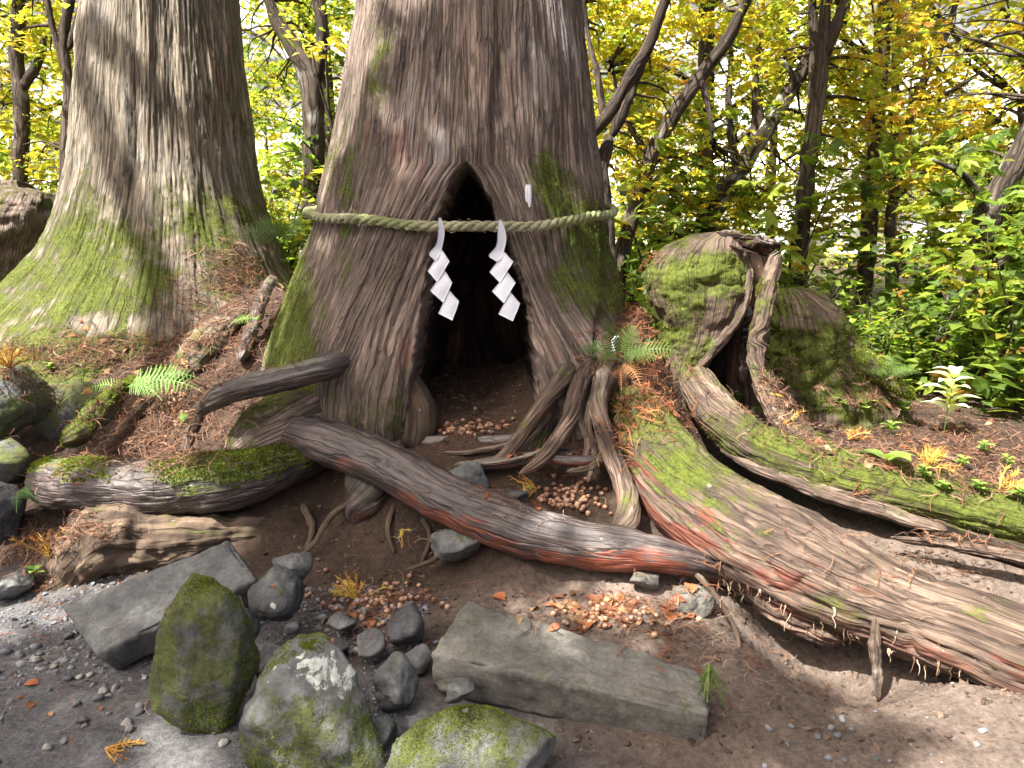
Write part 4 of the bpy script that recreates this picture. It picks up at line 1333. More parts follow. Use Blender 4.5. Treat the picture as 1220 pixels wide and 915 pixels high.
shide('white zigzag paper streamer hanging at the middle of the hollow opening',
      [(176, 330), (190, 330), (176, 385), (206, 400), (165, 460), (196, 470), (129, 508), (180, 520), (150, 535), (158, 545)],
      [[(193, 488), (231, 546), (170, 650), (121, 594)], [(207, 590), (245, 652), (200, 752), (134, 692)], [(228, 688), (279, 745), (245, 840), (175, 805)]], 3.80)
shide('white zigzag paper streamer hanging over the bark edge of the hollow',
      [(474, 340), (490, 340), (470, 400), (512, 420), (462, 470), (505, 480), (425, 517), (488, 530), (452, 540), (465, 550)],
      [[(503, 498), (547, 548), (482, 654), (429, 600)], [(518, 598), (559, 652), (500, 754), (441, 695)], [(532, 696), (581, 755), (545, 844), (473, 808)]], 3.80)


# ---------------------------------------------------------------- surfaces to drop things on
bpy.context.view_layer.update()
DG = bpy.context.evaluated_depsgraph_get()
SKIP = ('paper_streamer', 'folded_panel', 'twisted_strip', 'strand', 'frayed_straw')


def hit(px, py):
    ok, loc, nrm, idx, ob, mx = SC.ray_cast(DG, Vector((0, 0, CAM_Z)), pdir(px, py).normalized())
    return (loc, nrm, ob) if ok else None


def drop(x, y, ztop):
    ok, loc, nrm, idx, ob, mx = SC.ray_cast(DG, Vector((x, y, ztop)), Vector((0, 0, -1)))
    return (loc, nrm, ob) if ok else None


def scatter(cx, cy, sx, sy, n, jit=0.04, minz=0.42, maxd=0.25, seed=0, only=None):
    """Points on the surfaces around a photo region, dropped from just above."""
    rg = np.random.default_rng(seed + 1000)
    out, tries = [], 0
    while len(out) < n and tries < n * 6:
        tries += 1
        h = hit(cx + rg.normal(0, sx * .55), cy + rg.normal(0, sy * .55))
        if not h or h[0].y > 12:
            continue
        p = h[0]
        g = drop(p.x + rg.normal(0, jit), p.y + abs(rg.normal(0, jit)), p.z + 0.16)
        if not g or g[1].z < minz or abs(g[0].z - p.z) > maxd or g[2].name.split('.')[0] in SKIP or (only and g[2].name != only):
            continue
        out.append((g[0], g[1]))
    return out


# ---------------------------------------------------------------- moss blades on the mossy surfaces
def moss_blades(name, parent, keys, n, thr, L=(.006, .014), up=0.3, region=None, seed=0):
    V, F, TT = [], [], []
    rg = np.random.default_rng(seed + 50)
    pts, nrs = [], []
    for k in keys:
        P, N, M, G = SURF[k]
        w = M[..., 1] + 0.35 * fbm(P * 9, 3, 5)
        if region is not None:
            px, py = project(P)
            w = w * region(px, py)
        vis = (N[..., 1] < 0.5)
        ii = np.argwhere((w > thr) & vis)
        if len(ii) == 0:
            continue
        pick = ii[rg.integers(0, len(ii), n // len(keys))]
        a, c = pick[:, 0], pick[:, 1]
        a2, c2 = np.minimum(a + 1, P.shape[0] - 1), (c + 1) % P.shape[1]
        f1, f2 = rg.random((len(a), 1)), rg.random((len(a), 1))
        q = P[a, c] + (P[a2, c] - P[a, c]) * f1 + (P[a, c2] - P[a, c]) * f2
        pts.append(q)
        nrs.append(N[a, c])
    if not pts:
        return
    q, nn = np.vstack(pts), np.vstack(nrs)
    nn = nn + np.array([0, 0, up]) + rg.normal(0, .45, nn.shape)
    nn /= np.linalg.norm(nn, axis=1, keepdims=True)
    ln = rg.uniform(L[0], L[1], (len(q), 1))
    sd = np.cross(nn, rg.normal(size=nn.shape))
    sd /= np.linalg.norm(sd, axis=1, keepdims=True)
    w = ln * 0.22
    base = q - nn * 0.002
    V = np.stack([base - sd * w, base + sd * w, base + nn * ln * .6 + sd * w * .9, base + nn * ln + np.array([0, 0, -.15]) * ln], 1).reshape(-1, 3)
    b0 = np.arange(len(q)) * 4
    F = np.concatenate([np.stack([b0, b0 + 1, b0 + 2], 1), np.stack([b0, b0 + 2, b0 + 3], 1)])
    cl = np.array([0.17, 0.23, 0.028]) * rg.uniform(.55, 1.5, (len(q), 1)) + np.array([.06, .04, 0]) * rg.random((len(q), 1)) ** 2
    cl = cl * 0.85 * (1 + 0.6 * fbm(q * 12, 3, 6)[:, None])
    bf = smooth(.05, .5, fbm(q * 6 + 3, 3, 7))[:, None] * .6
    cl = cl * (1 - bf) + np.array([.09, .075, .025]) * bf
    return tag(link(name, make_mesh(name, V, F, MAT['moss'], {'tint': np.repeat(cl, 4, 0)}, False), parent), kind='stuff')


moss_blades('moss', cedar, ['root103'], 20000, .55, (.008, .018), .5, seed=1)
moss_blades('moss', cedar, ['root105', 'root101'], 8000, .45, (.005, .012), seed=2)
moss_blades('moss', cedar, ['trunk5'], 16000, .52, (.005, .012), .2, seed=3)
moss_blades('moss', stump, ['root220', 'root213', 'stump_wall210'], 26000, .5, (.004, .011), .2, seed=4)
moss_blades('moss', cedar, ['root120'], 9000, .5, (.003, .008), .2, seed=8)
moss_blades('moss', mstump, ['stump_body240', 'root242'], 12000, .4, (.007, .016), .1, seed=5)
moss_blades('moss', side, ['trunk15'], 14000, .6, (.006, .014), .2, seed=6)
moss_blades('moss', lump_root, ['root_body130'], 5000, .4, (.006, .014), .3, seed=7)
for so, key in [(o, 'rock%d' % s) for o, s in zip([o for o in COL.objects if o.name.split('.')[0] == 'stone'], [302, 305, 309])]:
    moss_blades('moss', so, [key], 9000, .45, (.003, .009), .3, seed=hash(key) % 97 if False else int(key[4:]))

# ---------------------------------------------------------------- litter
# cedar spray: a curved stem with short needles both sides
def spray_template(seed, nneed=16, curl=.25, side=.16):
    rg = np.random.default_rng(seed)
    t = np.linspace(0, 1, 7)
    X = np.stack([t - .5, curl * (t - .5) ** 2 + .05 * np.sin(t * 5 + seed), .12 * np.sin(t * np.pi) + .03 * np.sin(t * 9)], 1)
    V, F = [], []
    for i in range(6):
        a, b_ = X[i], X[i + 1]
        w = np.array([0, .014, 0])
        n0 = len(V)
        V += [a - w, a + w, b_ + w, b_ - w]
        F += [(n0, n0 + 1, n0 + 2), (n0, n0 + 2, n0 + 3)]
    for k in range(nneed):
        tt = rg.uniform(0.05, 1)
        p = np.array([np.interp(tt, t, X[:, j]) for j in range(3)])
        sg = rg.choice([-1, 1])
        d = np.array([rg.uniform(.5, 1), sg * rg.uniform(.5, 1.1), rg.uniform(-.1, .5)])
        d = d / np.linalg.norm(d) * side * rg.uniform(.7, 1.5)
        n0 = len(V)
        w = np.array([.010, 0, .006])
        V += [p - w, p + w, p + d * .6 + w * .8 + [0, 0, .01], p + d]
        F += [(n0, n0 + 1, n0 + 2), (n0, n0 + 2, n0 + 3)]
    return np.array(V), np.array(F)


SPR = [spray_template(s) for s in range(4)] + [spray_template(9, 0, .5), spray_template(12, 2, -.4)]


def litter_points(regions, seed):
    pts = []
    for k, (cx, cy, sx, sy, n) in enumerate(regions):
        pts += scatter(cx, cy, sx, sy, n, seed=seed + k)
    return pts


def litter(name, pts, size, cols, label, seed, lift=(.0, .02), tilt=.25, kinds=range(6), parent=None):
    rg = np.random.default_rng(seed)
    VV, FF, TT, off = [], [], [], 0
    P = np.array([tuple(p[0]) for p in pts])
    Nn = np.array([tuple(p[1]) for p in pts])
    which = rg.choice(list(kinds), len(pts))
    for t in set(which.tolist()):
        ii = np.where(which == t)[0]
        z = Nn[ii] + rg.normal(0, tilt, (len(ii), 3))
        R = frames(z)
        sc = rg.uniform(size[0], size[1], len(ii))
        V, F = tris_instances(SPR[t][0], SPR[t][1], P[ii] + Nn[ii] * rg.uniform(lift[0], lift[1], (len(ii), 1)), R, sc)
        c = np.array(cols)[rg.integers(0, len(cols), len(ii))] * rg.uniform(.6, 1.35, (len(ii), 1))
        VV.append(V)
        FF.append(F + off)
        TT.append(np.repeat(c, len(SPR[t][0]), 0))
        off += len(V)
    me = make_mesh(name, np.vstack(VV), np.vstack(FF), MAT['litter'], {'tint': np.vstack(TT)}, False)
    return tag(link(name, me, parent), label, 'litter' if label else None, None, 'stuff')


BROWN = [(.16, .078, .048), (.20, .105, .062), (.11, .06, .045), (.26, .165, .11), (.075, .045, .037)]
ORANGE = [(.25, .095, .04), (.20, .07, .035), (.29, .145, .06), (.15, .06, .035)]
lp = litter_points([
    (120, 430, 130, 26, 900), (200, 500, 90, 60, 900), (280, 330, 50, 40, 600), (260, 390, 70, 50, 600), (170, 540, 90, 20, 400), (30, 470, 50, 40, 120), (60, 640, 60, 60, 250),
    (1000, 500, 100, 40, 700), (1120, 530, 110, 40, 900), (950, 470, 60, 25, 300), (1180, 560, 60, 40, 400), (1080, 555, 120, 14, 120), (1120, 645, 90, 16, 120)], 1)
litter('needle_litter', lp, (.05, .13), BROWN, 'brown fallen cedar needle sprays covering the root bank', 71)
lp = litter_points([(760, 360, 26, 50, 130), (770, 440, 34, 40, 150), (790, 490, 34, 26, 130), (740, 520, 14, 40, 60), (740, 430, 40, 30, 90)], 31)
litter('needle_litter', lp, (.06, .15), ORANGE + BROWN[:2], 'reddish dead cedar sprays caught between the hollow cedar and the split stump', 72, tilt=.5)
lp = litter_points([(640, 590, 60, 22, 110), (570, 515, 50, 10, 60), (700, 545, 60, 20, 60), (430, 730, 50, 30, 130), (470, 715, 60, 20, 80), (730, 730, 90, 26, 240), (800, 760, 30, 30, 70), (60, 660, 50, 60, 150), (40, 760, 60, 40, 40), (1000, 700, 160, 50, 50), (120, 830, 120, 60, 40), (880, 800, 120, 60, 60)], 51)
litter('needle_litter', lp, (.035, .09), ORANGE + BROWN, 'rusty needle scraps strewn among nuts, cobbles and soil', 73)
lp = litter_points([(960, 800, 160, 60, 90), (850, 760, 60, 60, 60), (150, 830, 140, 60, 40), (560, 650, 120, 40, 60)], 91)
litter('twig_litter', lp, (.03, .09), [(.20, .14, .10), (.30, .22, .16), (.12, .08, .06)], 'thin dry twigs and fibres lying over bare soil', 74, kinds=(4, 5))


# ---------------------------------------------------------------- gravel, pebbles, nuts, fallen leaves
def pebble_template(seed, n=6):
    d = ico_dirs(n)
    rg = np.random.default_rng(seed)
    nr = rg.normal(size=(9, 3))
    nr /= np.linalg.norm(nr, axis=1, keepdims=True)
    q = np.maximum(np.einsum('abk,pk->abp', d, nr), .02) / rg.uniform(.7, 1, 9)
    r = np.minimum(1 / (np.sum(q ** 8, -1) ** .125), 1.3)
    P = d * r[..., None] * np.array([1, .8, .6])
    return P.reshape(-1, 3), grid_faces(n, 2 * n, True)[:, ::-1]


def chip_template(seed):
    g = (1 + 5 ** .5) / 2
    V = np.array([(-1, g, 0), (1, g, 0), (-1, -g, 0), (1, -g, 0), (0, -1, g), (0, 1, g), (0, -1, -g), (0, 1, -g), (g, 0, -1), (g, 0, 1), (-g, 0, -1), (-g, 0, 1)], float) / 1.9
    F = np.array([(0, 11, 5), (0, 5, 1), (0, 1, 7), (0, 7, 10), (0, 10, 11), (1, 5, 9), (5, 11, 4), (11, 10, 2), (10, 7, 6), (7, 1, 8), (3, 9, 4), (3, 4, 2), (3, 2, 6), (3, 6, 8), (3, 8, 9), (4, 9, 5), (2, 4, 11), (6, 2, 10), (8, 6, 7), (9, 8, 1)])
    rg = np.random.default_rng(seed)
    return V * rg.uniform(.7, 1.2, (12, 1)) * np.array([1, .8, .55]), F


PEB = [chip_template(s) for s in range(5)]
rg = np.random.default_rng(400)
VV, FF, TT, off = [], [], [], 0
xs, ys = rg.uniform(-2.3, -.35, 9000), rg.uniform(1.9, 3.5, 9000)
keep = (fbm(np.stack([xs * 2, ys * 2, 0 * xs], 1), 3, 44) > -.12) & (ys < 3.35 - 0.15 * (xs + 1.2))
xs, ys = xs[keep], ys[keep]
x2, y2 = rg.uniform(.2, 2.2, 160), rg.uniform(1.9, 2.6, 160)
xs, ys = np.concatenate([xs, x2]), np.concatenate([ys, y2])
zs_ = gz(xs, ys)
which = rg.integers(0, 5, len(xs))
for t in range(5):
    ii = np.where(which == t)[0]
    sc = np.clip(rg.lognormal(-5.4, .65, len(ii)), .0015, .018)
    R = frames(qmul_dirs(len(ii), .4))
    V, F = tris_instances(PEB[t][0], PEB[t][1], np.stack([xs[ii], ys[ii], zs_[ii] + sc * .15], 1), R, sc)
    c = np.array([.15, .15, .16]) * rg.uniform(.5, 1.6, (len(ii), 1)) + rg.normal(0, .008, (len(ii), 3))
    VV.append(V)
    FF.append(F + off)
    TT.append(np.repeat(np.clip(c, .02, 1), len(PEB[t][0]), 0))
    off += len(V)
gr = link('gravel', make_mesh('gravel', np.vstack(VV), np.vstack(FF), MAT['pebble'], {'tint': np.vstack(TT)}, False))
tag(gr, 'fine grey gravel scattered over the bare path', 'gravel', None, 'stuff')

# crumbs of soil and bark on the bank
rg = np.random.default_rng(401)
xs, ys = rg.uniform(-3.2, 2.6, 14000), rg.uniform(2.2, 5.6, 14000)
zq = gz(xs, ys)
keep = ((zq > .1) | (xs > .1)) & (fbm(np.stack([xs * 1.5, ys * 1.5, 0 * xs], 1), 2, 45) > -.2)
xs, ys, zq = xs[keep], ys[keep], zq[keep]
T, F = chip_template(31)
sc = np.clip(rg.lognormal(-5.0, .5, len(xs)), .003, .018)
V, F = tris_instances(T, F, np.stack([xs, ys, zq + sc * .1], 1), frames(qmul_dirs(len(xs), .6)), sc)
c = np.array([.085, .058, .042]) * rg.uniform(.4, 1.7, (len(xs), 1))
tag(link('soil_crumbs', make_mesh('soil_crumbs', V, F, MAT['pebble'], {'tint': np.repeat(c, len(T), 0)}, False)), 'dark crumbs of soil and bark on the root bank', 'soil', None, 'stuff')

PEBM = []
for s, c in enumerate([(.17, .175, .185), (.22, .22, .225), (.11, .112, .12), (.28, .27, .25)]):
    T, F = pebble_template(20 + s, 7)
    PEBM.append(make_mesh('pebble', T, F, MAT['pebble'], {'tint': np.tile(c, (len(T), 1))}))


def put(name, me, p, size, label, cat, group, rg, flat=1.0, lift=.25):
    o = link(name, me)
    o.location = Vector(p) + Vector((0, 0, size * lift))
    o.rotation_euler = (rg.normal(0, .25), rg.normal(0, .25), rg.uniform(0, 6.28))
    o.scale = (size, size, size * flat)
    return tag(o, label, cat, group)


for (cx, cy, sx, sy, n, s0, lab, grp) in [
        (110, 800, 110, 70, 46, (.010, .024), 'grey pebble lying loose on the gravel path', 'pebbles on the gravel path'),
        (420, 752, 80, 36, 60, (.008, .02), 'grey pebble in the gravel between the cobbles', 'pebbles between the cobbles'),
        (960, 880, 120, 26, 9, (.008, .016), 'pale pebble on the bare brown soil below the great root', 'pebbles on the brown soil')]:
    for k, (p, nn) in enumerate(scatter(cx, cy, sx, sy, n, seed=int(cx), only='ground')):
        put('pebble', PEBM[(k * 7) % 4] if cx < 900 else PEBM[0 if k % 2 else 2], p, RNG.uniform(*s0), lab, 'pebble', grp, RNG)

NUT = []
for s, c in enumerate([(.17, .075, .04), (.24, .12, .07), (.11, .05, .035), (.36, .22, .14)]):
    d = ico_dirs(8)
    T = (d * np.array([1, 1, .82]) * (1 + .05 * noise(d * 2, s))[..., None]).reshape(-1, 3)
    cc = np.where(T[:, 2:3] > .62, np.array([[.42, .28, .18]]), np.array([c]))
    NUT.append(make_mesh('nut', T, grid_faces(8, 16, True)[:, ::-1], MAT['nut'], {'tint': cc}))
for (cx, cy, sx, sy, n, lab, grp) in [
        (562, 514, 52, 9, 60, 'brown nut in the pile at the mouth of the hollow', 'nuts at the mouth of the hollow'),
        (670, 598, 52, 22, 95, 'brown nut in the pocket behind the long front root', 'nuts in the pocket behind the front root'),
        (450, 722, 66, 26, 70, 'brown nut among the cobbles and gravel', 'nuts among the cobbles'),
        (740, 735, 70, 18, 46, 'glossy red-brown nut lying behind the tilted slab', 'nuts behind the tilted slab'),
        (205, 488, 16, 30, 26, 'pale nut spilled on the bank under the bright fern', 'nuts spilled under the fern')]:
    for k, (p, nn) in enumerate(scatter(cx, cy, sx, sy, n, jit=.02, seed=int(cx) + 5, only='ground')):
        put('nut', NUT[int(RNG.integers(0, 4))] if cx > 300 else NUT[3], p, RNG.uniform(.0095, .0145), lab, 'nut', grp, RNG, 1, .35 + .8 * RNG.random() ** 2)


def leaf_template(n=9, w=.32, fold=.12, curl=.1, tip=1.6):
    t = np.linspace(0, 1, n)
    half = w * np.sin(np.pi * t ** .8) ** .9 * (1 - .15 * t)
    V, F = [], []
    for i in range(n):
        zc = -curl * (t[i] - .4) ** 2 * 2
        V += [(t[i], -half[i], zc + fold * half[i] / w * .35), (t[i], 0, zc), (t[i], half[i], zc + fold * half[i] / w * .35)]
    for i in range(n - 1):
        a = i * 3
        for k in (0, 1):
            F += [(a + k, a + k + 3, a + k + 4), (a + k, a + k + 4, a + k + 1)]
    return np.array(V, float), np.array(F)


FL = []
for s, c in enumerate([(.26, .11, .06), (.32, .18, .10), (.19, .08, .05), (.36, .24, .13), (.33, .12, .05)]):
    T, F = leaf_template(7, .24 + .03 * s, .3, .35)
    T[:, 2] += .05 * noise(T * 4, s)
    T = T - np.array([.5, 0, 0])
    FL.append(make_mesh('fallen_leaf', T, F, MAT['litter'], {'tint': np.tile(c, (len(T), 1))}))
for (cx, cy, sx, sy, n, sz, lab, grp) in [
        (735, 735, 95, 24, 60, (.045, .085), 'reddish dry leaf in the drift behind the tilted slab', 'dry leaves behind the tilted slab'),
        (640, 585, 60, 20, 12, (.04, .06), 'brown dry leaf in the nut pocket', 'dry leaves in the nut pocket'),
        (160, 440, 120, 50, 26, (.04, .09), 'dry brown leaf on the needle-covered bank', 'dry leaves on the bank'),
        (1100, 530, 110, 40, 26, (.04, .08), 'dry tan leaf on the litter beyond the rotten root', 'dry leaves beyond the rotten root'),
        (420, 740, 60, 30, 10, (.03, .06), 'small dry leaf among the cobbles', 'dry leaves among the cobbles'),
        (90, 850, 90, 40, 5, (.03, .06), 'dry leaf lying on the grey gravel', 'dry leaves on the gravel')]:
    for k, (p, nn) in enumerate(scatter(cx, cy, sx, sy, n, jit=.03, seed=int(cx) + 9)):
        s_ = RNG.uniform(*sz)
        o = put('fallen_leaf', FL[int(RNG.integers(0, 5))], p, s_, lab, 'leaf', grp, RNG, 1, 0)
        o.location = o.location + Vector((0, 0, .008))
        q = Vector(nn).to_track_quat('Z', 'Y')
        o.rotation_euler = (q @ Quaternion((0, 0, 1), RNG.uniform(0, 6.28)) @ Quaternion((1, 0, 0), RNG.normal(0, .3))).to_euler()


# ---------------------------------------------------------------- distinct cedar sprays (individual things)
def branchlet(name, base, dirs, L, cols, label, seed, nb=9, droop=.3, cat='cedar sprig', group=None):
    """A fallen cedar sprig: several forking sprays of thick scaly needles."""
    rg = np.random.default_rng(seed)
    d0 = Vector(dirs).normalized()
    e = empty(name, tuple(base), label, cat, group)
    VV, FF, TT, off = [], [], [], 0
    for k in range(nb):
        d = (d0 + Vector(rg.normal(0, .45, 3))).normalized()
        ln = L * rg.uniform(.5, 1.0)
        n = 12
        t = np.linspace(0, 1, n)
        X = np.array(base)[None] + np.array(d)[None] * (t * ln)[:, None] + np.array([0, 0, -1])[None] * (droop * ln * t ** 2)[:, None]
        gzv = gz(X[:, 0], X[:, 1])
        X[:, 2] = np.maximum(X[:, 2], gzv + .004)
        C = np.concatenate([X, (np.full(n, .0035) * (1 - .5 * t))[:, None]], 1)
        P, N, G, s, ph = tube(C, 24, 5, 1, 0, 1, 0, seed=seed, cap=True)
        VV.append(P.reshape(-1, 3))
        F4 = grid_faces(*P.shape[:2], True)
        FF.append(np.vstack([F4[:, [0, 1, 2]], F4[:, [0, 2, 3]]]) + off)
        off += P.shape[0] * P.shape[1]
        c = np.array(cols)[rg.integers(0, len(cols))] * rg.uniform(.75, 1.25)
        TT.append(np.tile(c, (P.shape[0] * P.shape[1], 1)))
        m_ = 34
        tt = rg.uniform(.1, 1, m_)
        q = np.stack([np.interp(tt, t, X[:, j]) for j in range(3)], 1)
        nd = np.array(d)[None] * .9 + rg.normal(0, .55, (m_, 3))
        nd /= np.linalg.norm(nd, axis=1, keepdims=True)
        ll = L * rg.uniform(.08, .2, (m_, 1))
        sd = np.cross(nd, rg.normal(size=(m_, 3)))
        sd /= np.linalg.norm(sd, axis=1, keepdims=True)
        w = .0022
        V = np.stack([q - sd * w, q + sd * w, q + nd * ll], 1).reshape(-1, 3)
        b0 = np.arange(m_) * 3
        VV.append(V)
        FF.append(np.stack([b0, b0 + 1, b0 + 2], 1) + off)
        off += len(V)
        TT.append(np.tile(c * 1.1, (len(V), 1)))
    link('needles', make_mesh('needles', np.vstack(VV), np.vstack(FF), MAT['litter'], {'tint': np.vstack(TT)}), e)
    return e


YEL = [(.55, .46, .09), (.50, .34, .08), (.45, .24, .06)]
OCH = [(.46, .26, .07), (.40, .19, .06), (.50, .32, .10)]


def hp(px, py):
    h = hit(px, py)
    return h[0] if h else at(px, py, 3.5)


branchlet('cedar_sprig', hp(425, 715), (-.2, .1, .6), .18, YEL, 'bright yellow cedar sprig in the gravel among the cobbles', 501, 13)
branchlet('cedar_sprig', hp(60, 665), (.0, -.1, 1), .20, OCH, 'orange cedar sprig standing beside the eroded root', 502, 9, .1)
branchlet('cedar_sprig', hp(125, 893), (1, .2, .15), .14, OCH, 'ochre cedar sprig lying flat on the gravel path', 503, 6, .2)
branchlet('cedar_sprig', hp(12, 440), (.1, -.1, .8), .28, OCH, 'golden needle spray on the boulder top on the bank', 504, 16, .5)
branchlet('cedar_sprig', hp(640, 583), (-1, -.1, .2), .14, YEL, 'yellow cedar sprig in the nut pocket', 505, 7, .2)
branchlet('cedar_sprig', at(845, 790, 2.36), (.3, -.2, -.9), .13, [(.10, .16, .04), (.16, .22, .06)], 'green cedar sprig drooping off the end of the tilted slab', 506, 8, .1)
branchlet('cedar_sprig', hp(935, 505), (1, -.2, .2), .16, OCH, 'orange needle spray beside the mossy root strip', 507, 8, .3)
branchlet('cedar_sprig', hp(1010, 525), (1, .1, .3), .20, ORANGE[:1] + OCH, 'rust orange needle spray on the litter beyond the strip root', 508, 12, .4)
branchlet('cedar_sprig', hp(1105, 560), (.3, -.1, .6), .22, YEL + OCH, 'golden dead spray among green seedlings beyond the rotten root', 509, 16, .4)
branchlet('cedar_sprig', hp(1190, 585), (.6, -.1, .5), .20, YEL + OCH, 'tawny dead spray behind the far end of the rotten root', 510, 12, .4)
branchlet('cedar_sprig', hp(905, 470), (.8, -.3, .2), .14, YEL, 'small ochre spray at the foot of the mossy strip', 511, 7, .3)
branchlet('cedar_sprig', hp(700, 752), (-1, -.1, .1), .09, ORANGE, 'red cedar sprig lying on the top of the tilted slab', 512, 6, .05)
branchlet('cedar_sprig', hp(478, 632), (.0, -.3, -.8), .10, YEL, 'yellow sprig hanging under the long front root', 513, 6, .1)
branchlet('cedar_sprig', hp(1015, 590), (.5, -.2, .1), .11, BROWN[:2], 'brown sprig lying across the split planks of the rotten root', 514, 7, .1)

# ---------------------------------------------------------------- hanging bark fibres on the great root
P, N, M, G = SURF['root120']
rg = np.random.default_rng(61)
px, py = project(P)
ii = np.argwhere((N[..., 2] < -.45) & (N[..., 2] > -.85) & (N[..., 1] < .1) & (px > 820) & (px < 1240))
VV, FF, TT, off = [], [], [], 0
for k in range(130):
    a, c = ii[rg.integers(0, len(ii))]
    L = rg.uniform(.02, .08)
    X = P[a, c][None] + np.linspace(0, 1, 5)[:, None] * np.array([rg.normal(0, .012), rg.normal(0, .012), -L])[None] + rg.normal(0, .003, (5, 3)) + np.array([0, 0, .006])
    C = np.concatenate([X, np.linspace(rg.uniform(.002, .007), .0006, 5)[:, None]], 1)
    Q, _, _, _, _ = tube(C, 7, 4, 1, 0, 1, 0, cap=False)
    F4 = grid_faces(7, 4, True)
    VV.append(Q.reshape(-1, 3))
    FF.append(F4 + off)
    off += 28
    TT.append(np.tile(np.array([(.26, .17, .11), (.40, .31, .23), (.14, .08, .05)][k % 3]), (28, 1)))
tag(link('bark_fibres', make_mesh('bark_fibres', np.vstack(VV), np.vstack(FF), MAT['litter'], {'tint': np.vstack(TT)}), cedar), kind='stuff')
root([(1050, 700, 2.76, 3), (1046, 725, 2.72, 5), (1043, 760, 2.70, 7), (1044, 795, 2.69, 7), (1046, 835, 2.68, 4)], cedar, 140, mat='dead', name='hanging_bark_strip', nl=60, nr=18, lump=.4, flat=.6, mk=dict(moss=-.1, mossup=0, red=.1, pale=.4))
root([(1188, 790, 2.52, 3), (1198, 815, 2.48, 4), (1203, 840, 2.47, 5), (1200, 872, 2.46, 2)], cedar, 141, mat='dead', name='hanging_bark_strip', nl=40, nr=14, lump=.4, flat=.6, mk=dict(moss=-.1, mossup=0, red=0, pale=.6))

# ---------------------------------------------------------------- small white things
h = hit(629, 232)
pp = h[0] if h else at(629, 232, 3.95)
wt = empty('white_tag', tuple(pp), 'small white strip stuck on the bark beside the bright moss patch', 'tag')
for k, (ox, wz, oz) in enumerate([(-.005, .09, 0.006), (.007, .115, -.006)]):
    c = np.array(pp) + np.array([ox, -.012, oz])
    n, m_ = 12, 6
    t, u = np.meshgrid(np.linspace(-1, 1, n), np.linspace(-1, 1, m_), indexing='ij')
    w_ = .011 * np.sqrt(np.clip(1 - t ** 2 * .9, 0, 1))
    Q = np.stack([c[0] + u * w_, c[1] - .006 * (1 - u ** 2) + 0 * t, c[2] + t * wz / 2], -1)
    nrm = np.array([0, -1.0, 0])
    o = sheet(wt, 'strip', Q, nrm, .012)
pg = hp(732, 424)
peg = empty('plant_marker', tuple(pg), 'small white bent plastic peg standing under the fern', 'marker')
C = [(pg.x, pg.y, pg.z - .02, .009), (pg.x - .004, pg.y, pg.z + .045, .009), (pg.x - .006, pg.y, pg.z + .075, .010), (pg.x + .004, pg.y, pg.z + .092, .010), (pg.x + .026, pg.y, pg.z + .096, .007)]
P, N, G, s, ph = tube(C, 30, 10, .6, 0, 1, 0)
link('peg_body', make_mesh('peg_body', P.reshape(-1, 3), grid_faces(30, 10, True), MAT['plastic']), peg)


# ---------------------------------------------------------------- ferns
def fern(base, fronds, cols, label, seed, leafw=.2):
    rg = np.random.default_rng(seed)
    e = empty('fern', tuple(base), label, 'fern')
    for (dx, dy, dz, L, arch) in fronds:
        d = Vector((dx, dy, dz)).normalized()
        n = 20
        t = np.linspace(0, 1, n)
        X = np.array(base)[None] + np.array(d)[None] * (t * L)[:, None] + np.array([0, 0, -1.0])[None] * (arch * L * t ** 2.2)[:, None]
        T = np.gradient(X, axis=0)
        T /= np.linalg.norm(T, axis=1, keepdims=True)
        face = np.array([0, -.75, .65]) if np.array(base)[1] < 5.5 else np.array([0, -.45, .9])
        S = np.cross(T, face)
        S /= np.linalg.norm(S, axis=1, keepdims=True)
        U = np.cross(S, T)
        V, F = [], []
        col = np.array(cols[int(rg.integers(0, len(cols)))]) * rg.uniform(.85, 1.15)
        for i in range(n - 1):
            n0 = len(V)
            w = .0016
            V += [X[i] - S[i] * w, X[i] + S[i] * w, X[i + 1] + S[i + 1] * w, X[i + 1] - S[i + 1] * w]
            F += [(n0, n0 + 1, n0 + 2), (n0, n0 + 2, n0 + 3)]
        npn = 15
        for k in range(npn):
            tt = .14 + .86 * k / npn
            p = np.array([np.interp(tt, t, X[:, j]) for j in range(3)])
            i = min(int(tt * (n - 1)), n - 1)
            pl = L * leafw * np.sin(np.pi * min(1, tt * .78 + .24)) ** .8 * 1.1 + .004
            for sg in (-1, 1):
                ax = S[i] * sg + T[i] * .35 - U[i] * .12 + rg.normal(0, .05, 3)
                ax /= np.linalg.norm(ax)
                lt = np.cross(U[i], ax)
                lt /= np.linalg.norm(lt)
                m_ = 7
                for j in range(m_):
                    a = j / m_
                    wd = pl * .12 * (1 - a * .7)
                    q = p + ax * pl * a
                    for s2 in (-1, 1):
                        n0 = len(V)
                        V += [q, q + ax * pl * .16, q + lt * s2 * wd + ax * pl * .12 + U[i] * .002]
                        F.append((n0, n0 + 1, n0 + 2))
        V = np.array(V)
        tint = col[None] * (1 + .2 * noise(V * 30, seed)[:, None])
        link('frond', make_mesh('frond', V, np.array(F), MAT['fern'], {'tint': np.clip(tint, .005, 1)}, False), e)
    return e


